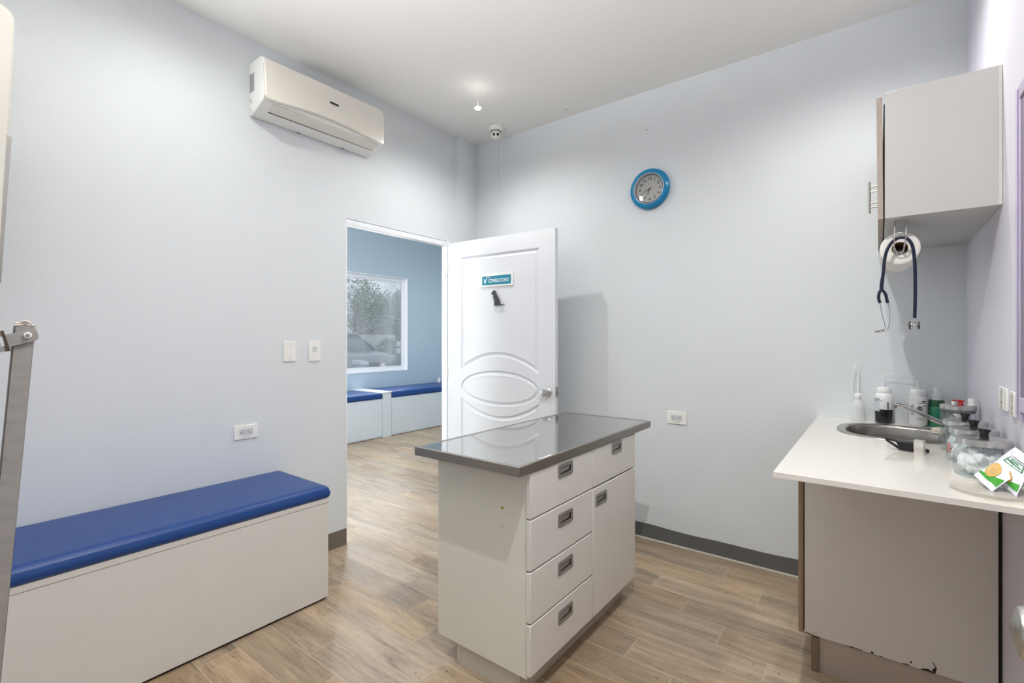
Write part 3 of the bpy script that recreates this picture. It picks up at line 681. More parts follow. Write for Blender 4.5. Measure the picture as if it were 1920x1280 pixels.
tp = thing('steel_worktop', 'rectangular stainless steel top lying on the drawer cabinet', 'table top', (-1.24, 1.92, .83))
xa, xb, y0, y1, za, zb = -1.505, -.975, 1.320, 2.510, .8305, .865
bm = BM()
o_ = [(xa, y0), (xb, y0), (xb, y1), (xa, y1)]; r_ = .014; i_ = [(xa + r_, y0 + r_), (xb - r_, y0 + r_), (xb - r_, y1 - r_), (xa + r_, y1 - r_)]
i2 = [(xa + r_ + .003, y0 + r_ + .003), (xb - r_ - .003, y0 + r_ + .003), (xb - r_ - .003, y1 - r_ - .003), (xa + r_ + .003, y1 - r_ - .003)]
V = [[bm.verts.new((x, y, z)) for x, y in q] for q, z in ((i_, za), (o_, za), (o_, zb), (i_, zb), (i2, zb - .0015))]
for a, b in zip(V, V[1:]):
    for i in range(4): bm.faces.new((a[i], a[(i + 1) % 4], b[(i + 1) % 4], b[i]))
bm.faces.new(V[0][::-1]); obj('edge_band', bm, M_topedge, tp, bevel=.002, recalc=True)
bm = BM(); box(bm, (xa + r_, y0 + r_, zb - .0035), (xb - r_, y1 - r_, zb - .0014)); obj('top_sheet', bm, M_top, tp, smooth=False)
bm = BM(); prism(bm, [(-.992, 1.46, zb), (-.983, 1.475, zb), (-.984, 1.545, zb), (-.993, 1.54, zb), (-.989, 1.50, zb)], (0, 0, .0006)); obj('residue_mark', bm, M_polyo, tp, smooth=False)

# ------------------------------------------------------------------ counter, sink, lower cabinet
lc = thing('base_cabinet', 'worn greige cabinet under the white counter, chipped along its bottom edge', 'cabinet', (.04, 2.63, 0))
bm = BM(); box(bm, (-.235, 2.225, .139), (.312, 2.243, .876)); box(bm, (-.235, 3.017, .139), (.312, 3.035, .876)); box(bm, (-.235, 2.243, .139), (.312, 3.017, .157)); box(bm, (.296, 2.243, .157), (.312, 3.017, .876)); box(bm, (-.235, 2.243, .157), (-.222, 3.017, .60)); obj('body', bm, M_lolam, lc, bevel=.0008)
bm = BM(); box(bm, (.312, 2.232, .0), (.3205, 3.03, .876)); obj('filler_gap', bm, M_gap, lc, smooth=False)
bm = BM(); box(bm, (-.2385, 2.232, .15), (-.235, 3.03, .87)); obj('hinge_gap', bm, M_gap, lc, smooth=False)
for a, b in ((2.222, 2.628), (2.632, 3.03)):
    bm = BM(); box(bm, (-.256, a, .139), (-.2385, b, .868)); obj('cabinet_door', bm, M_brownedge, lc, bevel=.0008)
bm = BM(); box(bm, (-.187, 2.232, 0), (.312, 3.03, .139)); obj('plinth', bm, M_taupe, lc)
bm = BM(); box(bm, (-.212, 2.222, 0), (-.1875, 3.03, .132)); obj('toe_board', bm, mat('toe_board_wood', (128, 110, 90), .55, noise=.15, nscale=30, stretch=(20, 20, 1)), lc, bevel=.0008)
def chip(pts):
    bm = BM(); prism(bm, [(x, 2.2252, z) for x, z in pts], (0, -.0008, 0)); obj('chipped_edge', bm, M_gap, lc, smooth=False)
def strip(x0, x1, amp, z=.139):
    n = max(4, int((x1 - x0) / .006)); lo = [(x0 + (x1 - x0) * k / n, z) for k in range(n + 1)]
    hi = [(x0 + (x1 - x0) * k / n, z + amp * (.35 + random.random() * .65) * math.sin(PI * (k + .5) / (n + 1)) ** .5) for k in range(n, -1, -1)]; chip(lo + hi)
strip(-.234, -.210, .006); strip(-.108, -.048, .004); strip(.068, .086, .006); strip(.118, .150, .010); strip(.005, .012, .003)
chip([(-.020 + .0045 * math.cos(a), .1435 + .004 * math.sin(a)) for a in [2 * PI * k / 10 for k in range(10)]])
chip([(.088, .150), (.092, .149), (.094, .156), (.090, .158)]); chip([(.147, .150), (.150, .139), (.156, .139), (.160, .160), (.150, .178), (.148, .177), (.156, .160)])
bm = BM(); pts = [(-.199 + .007 * math.cos(a), 2.2245, .143 + .007 * math.sin(a)) for a in [PI * k / 8 for k in range(9)]]; tube(bm, pts, .0006, 6); obj('lifted_edging', bm, M_pull, lc)

ct = thing('countertop', 'glossy white stone countertop running past the base cabinet', 'countertop', (.03, 2.35, .877))
SX, SY, SCX, SCY, PW = .224, .224, .068, 2.706, 2.7
def sink_pt(a, ex=0, z=.893):
    c, s = math.cos(a), math.sin(a)
    return Vector((SCX + (SX + ex) * abs(c) ** (2 / PW) * (1 if c > 0 else -1), SCY + (SY + ex) * abs(s) ** (2 / PW) * (1 if s > 0 else -1), z))
cxa, cxb, cya, cyb = -.260, XR - .001, 1.670, YB - .001
angs = [2 * PI * k / 72 for k in range(72)]
inner = [sink_pt(a, -.028) for a in angs]
def rect_pt(p):
    d = Vector((p.x - SCX, p.y - SCY)); t = min([((cxb if d.x > 0 else cxa) - SCX) / d.x if abs(d.x) > 1e-9 else 1e9, ((cyb if d.y > 0 else cya) - SCY) / d.y if abs(d.y) > 1e-9 else 1e9]); return (SCX + d.x * t, SCY + d.y * t)
outer = [rect_pt(p) for p in inner]
for c in ((cxa, cya), (cxb, cya), (cxb, cyb), (cxa, cyb)):
    i = min(range(72), key=lambda k: (outer[k][0] - c[0]) ** 2 + (outer[k][1] - c[1]) ** 2); outer[i] = c
bm = BM(); L4 = []
for z in (.893, .877): L4.append(([bm.verts.new((p.x, p.y, z)) for p in inner], [bm.verts.new((p[0], p[1], z)) for p in outer]))
(iT, oT), (iB, oB) = L4
for i in range(72):
    j = (i + 1) % 72
    bm.faces.new((iT[i], oT[i], oT[j], iT[j])); bm.faces.new((iB[j], oB[j], oB[i], iB[i])); bm.faces.new((oT[i], oB[i], oB[j], oT[j])); bm.faces.new((iT[j], iB[j], iB[i], iT[i]))
obj('slab', bm, M_counter, ct, angle=30)

sk = thing('sink', 'oval stainless steel basin set in the white countertop', 'sink', (SCX, SCY, .75))
bm = BM(); rings = []
for ex, z in ((0, .8932), (-.001, .8955), (-.024, .8968), (-.034, .895), (-.038, .885), (-.042, .83), (-.048, .765), (-.070, .735), (-.14, .728), (-.19, .727)):
    rings.append([bm.verts.new(Vector((p.x, p.y, z))) for p in [sink_pt(a, ex) for a in angs]])
for a, b in zip(rings, rings[1:]):
    for i in range(72): bm.faces.new((a[i], a[(i + 1) % 72], b[(i + 1) % 72], b[i]))
bm.faces.new(rings[-1]); obj('basin', bm, M_sink, sk, angle=70, recalc=False)
bm = BM(); lathe(bm, (SCX, SCY, .728), [(0, .001), (.02, .001), (.03, .004), (.036, .002), (.036, -.01), (0, -.01)], 24); obj('drain', bm, M_chrome, sk)

fc = thing('faucet', 'chrome faucet with a long slanting spout over the steel basin', 'faucet', (.290, 2.845, .893))
bm = BM(); tube(bm, smoothpath([(.290, 2.845, .925), (.24, 2.785, .935), (.19, 2.745, .955), (.12, 2.725, .995), (.085, 2.722, 1.010), (.058, 2.72, 1.014)], 6), [.0125 - .005 * k / 30 for k in range(31)], 16); obj('spout', bm, M_chrome, fc)
bm = BM(); cyl(bm, (.058, 2.72, 1.015), (.054, 2.72, 1.000), .009, .008, 16); obj('aerator', bm, M_pull, fc)
bm = BM(); lathe(bm, (.290, 2.845, .893), [(0, 0), (.022, 0), (.022, .004), (.017, .010), (.016, .04), (.013, .046), (0, .047)], 24); obj('base', bm, M_chrome, fc)

# folded beige cloth on the sink edge
bm = BM(); base = [(.172, 2.70), (.215, 2.685), (.262, 2.70), (.268, 2.755), (.22, 2.775), (.178, 2.752)]
rng = []
for k, (z, s) in enumerate(((.8985, 1), (.906, 1.05), (.912, 1.0), (.918, 1.05), (.925, 1.0), (.928, .8))):
    rng.append([bm.verts.new((.22 + (x - .22) * s + random.uniform(-.002, .002), 2.73 + (y - 2.73) * s + random.uniform(-.002, .002), z + random.uniform(-.001, .001) * (k > 0))) for x, y in base])
for a, b in zip(rng, rng[1:]):
    for i in range(6): bm.faces.new((a[i], a[(i + 1) % 6], b[(i + 1) % 6], b[i]))
bm.faces.new(rng[0][::-1]); bm.faces.new(rng[-1]); tag(obj('folded_cloth', bm, M_cloth, sub=1), 'beige folded cloth lying at the right edge of the steel basin', 'cloth')

# ------------------------------------------------------------------ bottles behind the sink
ZC = .8933
t = thing('wash_bottle', 'small empty frosted squeeze bottle with a hooked thin spout', 'bottle', (-.0835, 2.985, ZC))
bx, by = -.0835, 2.990
bm = BM(); lathe(bm, (bx, by, ZC), [(0, 0), (.026, 0), (.029, .004), (.029, .065), (.027, .082), (.020, .098), (.012, .107), (.011, .115), (0, .115)], 32); obj('body', bm, M_poly, t)
bm = BM(); lathe(bm, (bx, by, ZC), [(0, .113), (.0125, .113), (.0155, .118), (.0155, .132), (.013, .136), (.004, .139), (0, .139)], 24); obj('cap', bm, M_polyo, t)
bm = BM(); tube(bm, smoothpath([(bx, by, 1.028), (bx + .001, by, 1.08), (bx + .001, by, 1.14), (bx - .001, by, 1.172), (bx - .007, by - .001, 1.179), (bx - .013, by - .003, 1.166), (bx - .020, by - .004, 1.13), (bx - .026, by - .006, 1.07)], 6), [.0032] * 30 + [.0032 - .0018 * k / 12 for k in range(13)], 8); obj('spout', bm, M_polyo, t)

t = thing('wash_bottle', 'white wide squeeze bottle with dark liquid in its lower part', 'bottle', (.018, 2.985, ZC))
bx, by = .019, 2.990
bm = BM(); lathe(bm, (bx, by, ZC), [(0, .068), (.0345, .068), (.0355, .072), (.0355, .128), (.032, .142), (.026, .147), (.026, .150), (0, .150)], 36); obj('body', bm, M_polyo, t)
bm = BM(); lathe(bm, (bx, by, ZC), [(0, 0), (.031, 0), (.0352, .006), (.0352, .0685), (0, .0685)], 36); obj('liquid', bm, M_liquid, t)
bm = BM(); lathe(bm, (bx, by, ZC), [(0, .149), (.028, .149), (.0285, .152), (.0285, .170), (.026, .174), (.004, .175), (0, .175)], 32); obj('cap', bm, M_polyo, t)
def on_cyl(bx, by, r, a0, a1, z0, z1, n=8):  # a patch wrapped on a bottle, a in degrees, -90 faces the camera side
    bm = BM(); A = []; B = []
    for k in range(n + 1):
        a = math.radians(a0 + (a1 - a0) * k / n); A.append(bm.verts.new((bx + r * math.cos(a), by + r * math.sin(a), z0))); B.append(bm.verts.new((bx + r * math.cos(a), by + r * math.sin(a), z1)))
    for k in range(n): bm.faces.new((A[k], A[k + 1], B[k + 1], B[k]))
    return bm
b_ = on_cyl(bx, by, .0360, -185, -118, ZC + .058, ZC + .108); obj('paper_label', b_, M_plasticgrey, t)
for a0, a1, z0, z1 in ((-178, -158, .113, .121), (-150, -118, .115, .120), (-175, -98, .1085, .1105), (-178, -104, .047, .049), (-68, -60, .070, .104)):
    obj('printed_line', on_cyl(bx, by, .0362, a0, a1, ZC + z0, ZC + z1), M_ink, t)
bm = BM(); tube(bm, smoothpath([(bx - .004, by, 1.066), (bx - .004, by, 1.10), (bx, by, 1.122), (bx + .012, by - .002, 1.131), (bx + .04, by - .006, 1.132), (bx + .063, by - .010, 1.133)], 6), [.0036] * 18 + [.0036 - .002 * k / 12 for k in range(13)], 8); obj('spout', bm, M_poly, t)

t = thing('wash_bottle', 'white wide squeeze bottle with black printed symbols, left of the green spray bottle', 'bottle', (.147, 2.985, ZC))
bx, by = .147, 2.990
bm = BM(); lathe(bm, (bx, by, ZC), [(0, 0), (.033, 0), (.0370, .006), (.0370, .126), (.034, .138), (.027, .144), (.027, .148), (0, .148)], 36); obj('body', bm, M_poly, t)
bm = BM(); lathe(bm, (bx, by, ZC), [(0, .004), (.032, .004), (.0345, .010), (.0345, .110), (0, .112)], 30); obj('liquid', bm, M_polyo, t)
bm = BM(); lathe(bm, (bx, by, ZC), [(0, .147), (.029, .147), (.0295, .150), (.0295, .168), (.027, .171), (.004, .172), (0, .172)], 32); obj('cap', bm, M_polyo, t)
for a0, a1, z0, z1 in ((-172, -164, .108, .112), (-172, -166, .030, .055), (-130, -126, .050, .100), (-120, -117, .055, .105), (-70, -42, .115, .120), (-92, -42, .108, .110), (-70, -40, .060, .063), (-95, -60, .038, .0395), (-95, -55, .030, .0315), (-60, -40, .095, .099)):
    obj('printed_line', on_cyl(bx, by, .0374, a0, a1, ZC + z0, ZC + z1), M_ink, t)
bm = BM()
for k in range(24):
    a = 2 * PI * k / 24; b2 = 2 * PI * (k + 1) / 24
    def q(rr, an):
        th = math.radians(-80) + rr * math.cos(an) / .0374; return (bx + .0375 * math.cos(th), by + .0375 * math.sin(th), ZC + .085 + rr * 1.15 * math.sin(an))
    for r0, r1 in ((.0105, .0122), (.003, .0075)): bm.faces.new([bm.verts.new(q(*v)) for v in ((r0, a), (r1, a), (r1, b2), (r0, b2))])
    def q3(rr, an):
        th = math.radians(-68) + rr * math.cos(an) / .0374; return (bx + .0375 * math.cos(th), by + .0375 * math.sin(th), ZC + .062 + rr * math.sin(an))
    bm.faces.new([bm.verts.new(q3(*v)) for v in ((.001, a), (.005, a), (.005, b2), (.001, b2))])
obj('round_symbol', bm, M_ink, t)
bm = BM(); tube(bm, smoothpath([(bx, by, 1.064), (bx, by, 1.095), (bx - .004, by, 1.113), (bx - .018, by - .002, 1.122), (bx - .04, by - .006, 1.127), (bx - .061, by - .010, 1.131)], 6), [.0046] * 18 + [.0044 - .0022 * k / 12 for k in range(13)], 8); obj('spout', bm, M_poly, t)

t = thing('spray_bottle', 'clear pump bottle of green liquid standing in the counter corner', 'bottle', (.212, 2.985, ZC))
bx, by = .214, 2.990
bm = BM(); lathe(bm, (bx, by, ZC), [(0, 0), (.026, 0), (.0285, .004), (.0285, .098), (.0, .098)], 30); obj('liquid', bm, M_green, t)
bm = BM(); lathe(bm, (bx, by, ZC), [(0, .0985), (.0285, .0985), (.0285, .122), (.026, .128), (0, .128)], 30); obj('upper_liquid', bm, M_greend, t)
bm = BM(); lathe(bm, (bx, by, ZC), [(0, .127), (.024, .128), (.018, .136), (.0175, .152), (.012, .158), (.0115, .182), (.010, .184), (0, .184)], 26); obj('pump_top', bm, M_poly, t)

# ------------------------------------------------------------------ jars along the lilac wall
def blob(bm, c, r, n=2, amp=.25, seed=0):
    rnd = random.Random(seed); tmp = bmesh.new(); bmesh.ops.create_icosphere(tmp, subdivisions=n, radius=r)
    ph = [rnd.uniform(0, 6.28) for _ in range(6)]
    vm = {}
    for v in tmp.verts:
        d = v.co.normalized(); s = 1 + amp * (math.sin(d.x * 5 + ph[0]) * math.sin(d.y * 6 + ph[1]) + .5 * math.sin(d.z * 9 + ph[2]) * math.sin(d.x * 11 + ph[3]))
        vm[v.index] = bm.verts.new(Vector(c) + v.co * s)
    for f in tmp.faces: bm.faces.new([vm[v.index] for v in f.verts])
    tmp.free()
def cotton_jar(cx, cy, label, fill, seed):
    t = thing('glass_jar', label, 'jar', (cx, cy, ZC))
    bm = BM(); c = (cx, cy, ZC)
    lathe(bm, c, [(0, .004), (.045, .004), (.062, 0), (.0675, .003), (.0695, .012), (.0695, .062), (.067, .068), (.055, .088), (.054, .098)], 48)
    obj('glass_body', bm, M_glass, t)
    bm = BM(); lathe(bm, c, [(.0605, .0945), (.0618, .0945), (.0610, .1115), (.057, .1135), (.012, .1145), (0, .1145), (0, .112), (.055, .111), (.0595, .109), (.0605, .0945)], 48); lid = obj('lid', bm, M_steel, t)
    bm = BM(); lathe(bm, c, [(0, .1142), (.011, .1142), (.0100, .122), (.0110, .130), (.0155, .137), (.0160, .1395), (.012, .141), (0, .1415)], 24); obj('knob', bm, M_black, lid)
    bm = BM(); rnd = random.Random(seed)
    for k in range(fill):
        lay = k % 4; a = k * 2.4 + rnd.uniform(-.3, .3); rr = (.038 if lay < 3 else .026) * math.sqrt(rnd.uniform(.15, 1)); r = rnd.uniform(.018, .025)
        blob(bm, (cx + rr * .92 * math.cos(a), cy + rr * .92 * math.sin(a), ZC + .029 + lay * .0155), r, 3, .20, seed * 100 + k)
    tag(obj('cotton_wool', bm, M_cotton, angle=180), 'white cotton wool filling the ' + label.split(' ', 1)[1], 'cotton wool', kind='stuff')
    return t
cotton_jar(.250, 2.000, 'round glass jar with steel lid and black knob, nearest the snack pouches', 34, 3)
j2_ = cotton_jar(.250, 2.200, 'round glass jar with steel lid and pinkish card inside, middle of three in the row', 22, 5)
bm = on_cyl(.250, 2.200, .0650, -190, -158, ZC + .030, ZC + .062); obj('red_card', bm, M_pink, j2_)
cotton_jar(.250, 2.400, 'round glass jar with steel lid, farthest of the three knobbed ones', 14, 9)
t = thing('canister', 'tall straight glass canister with flat steel lid at the back of the jar row', 'jar', (.256, 2.68, ZC))
c = (.256, 2.66, ZC)
bm = BM(); lathe(bm, c, [(0, .003), (.048, .003), (.052, 0), (.054, .004), (.054, .112)], 40); obj('glass_body', bm, M_glass, t)
bm = BM(); lathe(bm, c, [(0, .112), (.051, .112), (.054, .1185), (.055, .1185), (.055, .126), (0, .126)], 40); obj('gasket', bm, mat('grey_rubber', (110, 110, 112), .5, noise=.02), t)
bm = BM(); lathe(bm, c, [(0, .126), (.0565, .126), (.0565, .140), (.054, .1425), (0, .1435)], 40); obj('lid', bm, M_steel, t)
bm = BM()
for k in range(8):
    a = k * .9; p = Vector((c[0] + .025 * math.cos(a), c[1] + .025 * math.sin(a), ZC + .03 + (k % 3) * .022)); cyl(bm, p, p + Vector((.012 * math.cos(a * 2), .010, .018)), .008, .008, 12)
tag(obj('vials', bm, M_polyo), 'small clear vials heaped inside the tall flat-lidded canister', 'vials', kind='stuff')
zt = ZC + .1436
t = thing('stopper', 'red winged plastic stopper on the flat canister lid', 'stopper', (.258, 2.67, zt))
bm = BM(); lathe(bm, (.264, 2.66, zt), [(0, 0), (.010, 0), (.0075, .006), (.0085, .014), (0, .016)], 16); obj('stem', bm, M_red, t)
bm = BM(); prism(bm, [(x, y, zt + .015) for x, y in rrect(.256, 2.66, .042, .016, .006, 4)], (0, 0, .004)); obj('wing', bm, M_red, t, bevel=.0015)
bm = BM(); lathe(bm, (.243, 2.66, zt), [(0, 0), (.0075, 0), (.006, .012), (0, .014)], 16); obj('white_tip', bm, M_plastic, t)
bm = BM(); lathe(bm, (.294, 2.655, zt), [(0, 0), (.015, 0), (.015, .002), (.0100, .003), (.0105, .026), (.009, .027), (0, .027)], 20); tag(obj('white_cap', bm, M_plastic), 'white plastic cap standing on the flat canister lid, right of the red stopper', 'cap')
t = thing('pump_bottle', 'white bottle with dark spot, half hidden behind the flat-lidded canister', 'bottle', (.292, 2.925, ZC))
bm = BM(); prism(bm, [(x, y, ZC) for x, y in rrect(.292, 2.925, .05, .04, .01, 4)], (0, 0, .118)); obj('body', bm, M_plastic, t, bevel=.003)
bm = BM(); box(bm, (.302, 2.9040, ZC + .072), (.312, 2.9052, ZC + .095)); obj('dark_spot', bm, M_ink, t)

# ------------------------------------------------------------------ black tool and clear holder on the counter
t = thing('otoscope_tip', 'small black handheld tool with pointed open beak lying on the counter', 'tool', (.07, 2.26, ZC))
def V3(*a): return Vector(a)
bm = BM()
prism(bm, [(.062, 2.268, ZC + .002), (.100, 2.262, ZC + .001), (.100, 2.262, ZC + .034), (.046, 2.268, ZC + .037)], (.004, .022, 0)); obj('barrel', bm, M_black, t, bevel=.004, seg=3)
bm = BM(); prism(bm, [(.056, 2.268, ZC + .037), (.059, 2.287, ZC + .037), (.020, 2.292, ZC + .041), (.018, 2.284, ZC + .041)], (0, 0, -.007)); obj('upper_blade', bm, M_black, t)
bm = BM(); prism(bm, [(.062, 2.268, ZC + .002), (.065, 2.287, ZC + .002), (.022, 2.292, ZC + .030), (.020, 2.284, ZC + .030)], (0, 0, .007)); obj('lower_blade', bm, M_black, t)
bm = BM(); tube(bm, [(.098, 2.272, ZC + .015), (.120, 2.266, ZC + .012), (.143, 2.264, ZC + .010)], [.012, .009, .006], 12); obj('tail', bm, M_black, t)
bm = BM(); out_ = [(.098, 2.225, ZC), (.098, 2.225, ZC + .052), (.124, 2.222, ZC + .052), (.124, 2.222, ZC)]
prism(bm, out_, (.0, .0015, 0)); prism(bm, [(.124, 2.222, ZC), (.124, 2.222, ZC + .052), (.131, 2.238, ZC + .052), (.131, 2.238, ZC)], (-.0015, 0, 0)); prism(bm, [(.098, 2.225, ZC + .052), (.124, 2.222, ZC + .052), (.131, 2.238, ZC + .052), (.105, 2.241, ZC + .052)], (0, 0, -.0015))
tag(obj('clear_holder', bm, M_acrylic, smooth=False), 'clear acrylic holder standing beside the black tool on the counter', 'holder')

# ------------------------------------------------------------------ dish and snack pouches
bm = BM(); lathe(bm, (.235, 1.795, ZC), [(0, .002), (.06, .002), (.078, .006), (.082, .010), (.080, .011), (.074, .006), (.05, .0035), (0, .0035)], 44); tag(obj('glass_dish', bm, frosted('dish_glass_haze', (214, 208, 200), .6, .08)), 'shallow round clear glass dish lying under the snack pouches', 'dish')
def pouch(label, origin, ux, uz, w, h, nrm, seed):
    """flat sealed bag, local u across, v up the bag; gently pillowed with crimped ends"""
    o = Vector(origin); ux = Vector(ux).normalized(); uz = Vector(uz).normalized(); n = ux.cross(uz).normalized()
    if n.dot(Vector(nrm)) < 0: n = -n
    t = thing('snack_pouch', label, 'pouch', origin)
    NU_, NV = 14, 20
    def S(u, v, side):
        pil = .010 * (math.sin(PI * min(max((v - .06) / .88, 0), 1)) ** .7) * math.sin(PI * u) ** .6
        wr = .0016 * math.sin(9 * u + seed) * math.sin(7 * v + seed * 2)
        return o + ux * (u - .5) * w + uz * v * h + n * (side * (pil + .0006) + wr)
    bm = BM()
    for side in (1, -1):
        g = [[bm.verts.new(S(i / NU_, j / NV, side)) for i in range(NU_ + 1)] for j in range(NV + 1)]
        for j in range(NV):
            for i in range(NU_): bm.faces.new((g[j][i], g[j][i + 1], g[j + 1][i + 1], g[j + 1][i]))
    bmesh.ops.remove_doubles(bm, verts=bm.verts, dist=.0005); obj('bag', bm, M_foil, t, angle=70)
    def patch(name, m, f, lift=.0009):
        bm = BM(); NN = 22
        for i in range(NN):
            for j in range(NN):
                q = [(i / NN, j / NN), ((i + 1) / NN, j / NN), ((i + 1) / NN, (j + 1) / NN), (i / NN, (j + 1) / NN)]
                if all(f(u, v) for u, v in q): bm.faces.new([bm.verts.new(S(u, v, 1) + n * lift) for u, v in q])
        bmesh.ops.remove_doubles(bm, verts=bm.verts, dist=.00005)
        if len(bm.faces): obj(name, bm, m, t, angle=70, recalc=False)
        else: bm.free()
    def poly(name, m, pts, lift):
        bm = BM(); cu = sum(p[0] for p in pts) / len(pts); cv_ = sum(p[1] for p in pts) / len(pts); rings = []
        for f in (1, .75, .5, .25): rings.append([bm.verts.new(S(cu + (u - cu) * f, cv_ + (v - cv_) * f, 1) + n * lift) for u, v in pts])
        for a, b in zip(rings, rings[1:]):
            for i in range(len(a)): bm.faces.new((a[i], a[(i + 1) % len(a)], b[(i + 1) % len(a)], b[i]))
        bm.faces.new(rings[-1]); return obj(name, bm, m, t, angle=70, recalc=False)
    poly('green_band', M_pgreen, [(.03, .12), (.5, .11), (.97, .12), (.97, .33), (.75, .27), (.4, .20), (.03, .17)], .0010)
    poly('cookie_picture', M_tan, [(.40 + .30 * math.cos(a) * (1 + .03 * math.sin(5 * a)), .34 + .165 * math.sin(a)) for a in [2 * PI * k / 36 for k in range(36)]], .0016)
    for k, rr in enumerate((.62, .34)):
        bm = BM(); P_ = [S(.40 + .30 * rr * math.cos(a), .34 + .165 * rr * math.sin(a), 1) + n * .0022 for a in [2 * PI * q / 28 for q in range(29)]]; tube(bm, P_, .0006, 5); obj('cookie_line', bm, M_cream, t)
    for k, (a0, b0, a1, b1) in enumerate(((.30, .62, .92, .64), (.30, .80, .92, .82), (.30, .64, .34, .80), (.88, .64, .92, .80), (.38, .68, .84, .71), (.38, .74, .70, .77))):
        poly('printed_mark', M_pdgreen, [(a0, b0), (a1, b0), (a1, b1), (a0, b1)], .0014)
    poly('printed_small_text', M_greyink, [(.25, .86), (.9, .86), (.9, .875), (.25, .875)], .0014)
    return t
pouch('white snack pouch with tan cookie picture and green print leaning on the front glass jar', (.226, 1.832, ZC + .014), (.025, -.072, -.022), (.085, .038, .080), .082, .128, (-.5, -1, .7), 1)
pouch('second snack pouch, with green band, tucked behind and right of the first', (.272, 1.812, ZC + .010), (.022, -.072, -.018), (.030, .040, .080), .078, .10, (-.5, -1, .7), 2.3)

# ------------------------------------------------------------------ wall cabinet, towel roll, stethoscope
wc = thing('wall_cabinet', 'greige wall cabinet hung in the upper right corner', 'cabinet', (.17, 2.64, 1.743))
bm = BM(); box(bm, (.017, 2.224, 1.743), (XR - .001, YB - .001, 2.201)); obj('body', bm, M_uplam, wc, bevel=.0008)
bm = BM(); box(bm, (.0135, 2.235, 1.75), (.017, 3.03, 2.165)); obj('hinge_gap', bm, M_gap, wc, smooth=False)
for k, (a, b) in enumerate(((2.222, 2.632), (2.636, 3.03))):
    bm = BM(); 
    tilt = .006 if k == 0 else 0.0
    prism(bm, [(-.005 - tilt * .5, a, 2.188), (.0115 - tilt * .3, a, 2.188), (.0130, a, 1.742), (-.003, a, 1.742)], (0, b - a, 0)); d = obj('cabinet_door', bm, M_greyedge, wc, bevel=.0006)
for yy in (2.30, 2.375):
    bm = BM(); cyl(bm, (-.030, yy, 1.800), (-.030, yy, 1.905), .0045, .0045, 14)
    h_ = obj('handle', bm, M_steel, wc)
    for z in (1.823, 1.885):
        bm = BM(); cyl(bm, (-.030, yy, z), (.0, yy, z), .0032, .0032, 10); obj('standoff', bm, M_steel, h_)
bm = BM(); box(bm, (.313, 2.2234, 1.745), (.321, 2.2241, 2.199)); ys = obj('edge_tape', bm, mat('yellowed_tape', (214, 211, 204), .5, noise=.02), wc, smooth=False)

RX, RZ, RR = .062, 1.640, .060
rl = thing('paper_towel_roll', 'white paper towel roll hanging under the wall cabinet', 'paper towel', (RX, 2.41, RZ))
bm = BM(); lathe(bm, (RX, 2.30, RZ), [(.0245, 0), (.050, 0), (RR - .002, .001), (RR, .004), (RR, .236), (RR - .003, .24), (.0245, .24), (.0245, 0)], 56, 'y'); obj('towel_layers', bm, M_paper, rl, angle=50)
bm = BM(); lathe(bm, (RX, 2.301, RZ), [(.0243, 0), (.0228, 0), (.0228, .238), (.0243, .238), (.0243, 0)], 32, 'y'); obj('cardboard_core', bm, M_card, rl)
rh = thing('roll_holder', 'steel wire holder looped under the wall cabinet through the towel roll', 'holder', (.065, 2.4, 1.743))
bm = BM()
path = [(.050, 2.31, 1.7425), (.048, 2.285, 1.735), (.046, 2.278, 1.690), (.044, 2.275, 1.640), (.046, 2.282, 1.626), (.056, 2.30, 1.6245), (.062, 2.34, 1.6235), (.062, 2.56, 1.6235), (.062, 2.575, 1.66), (.062, 2.572, 1.742)]
tube(bm, smoothpath(path, 5), .0019, 8)
path = [(.080, 2.31, 1.7425), (.080, 2.285, 1.735), (.079, 2.278, 1.690), (.073, 2.275, 1.640), (.072, 2.282, 1.626), (.066, 2.30, 1.6245)]
tube(bm, smoothpath(path, 5), .0019, 8)
tube(bm, smoothpath([(.044, 2.262, 1.640), (.045, 2.244, 1.668), (.049, 2.240, 1.684), (.060, 2.239, 1.689), (.072, 2.240, 1.684), (.0765, 2.244, 1.668), (.074, 2.262, 1.640), (.066, 2.28, 1.6215), (.055, 2.28, 1.6215), (.044, 2.262, 1.640)], 5), .0019, 8)
obj('wire', bm, M_steel, rh)
bm = BM(); box(bm, (.046, 2.292, 1.7405), (.084, 2.36, 1.7430)); obj('mounting_plate', bm, mat('worn_metal_plate', (196, 192, 186), .4, metal=.4, noise=.08), rh)

st = thing('stethoscope', 'navy tubed stethoscope draped over the towel holder loop', 'stethoscope', (.06, 2.255, 1.45))
ysx = 2.252
def pz(*a): return [(x, ysx + (0 if len(r) == 0 else r[0]), z) for x, z, *r in a]
bm = BM(); tube(bm, smoothpath(pz((.0075, 1.478), (.008, 1.505), (.013, 1.55), (.017, 1.60), (.026, 1.637), (.043, 1.664), (.064, 1.672), (.085, 1.662), (.097, 1.632), (.102, 1.58), (.1035, 1.52), (.1035, 1.45), (.102, 1.378)), 5), [.0062] * 8 + [.0054] * 53, 14); obj('tubing', bm, M_navy, st)
bm = BM(); tube(bm, smoothpath(pz((.010, 1.486), (.002, 1.478), (-.001, 1.462), (.0, 1.448), (.004, 1.437)), 5), .0050, 12); tube(bm, smoothpath(pz((.006, 1.486), (.014, 1.479), (.020, 1.466), (.023, 1.450), (.0255, 1.436)), 5), .0050, 12); obj('yoke', bm, M_navy, st)
bm = BM(); tube(bm, smoothpath(pz((.003, 1.438), (.008, 1.40), (.016, 1.362), (.020, 1.345)), 5) + [Vector((.012, ysx - .012, 1.334)), Vector((.006, ysx - .016, 1.331))], .0017, 8)
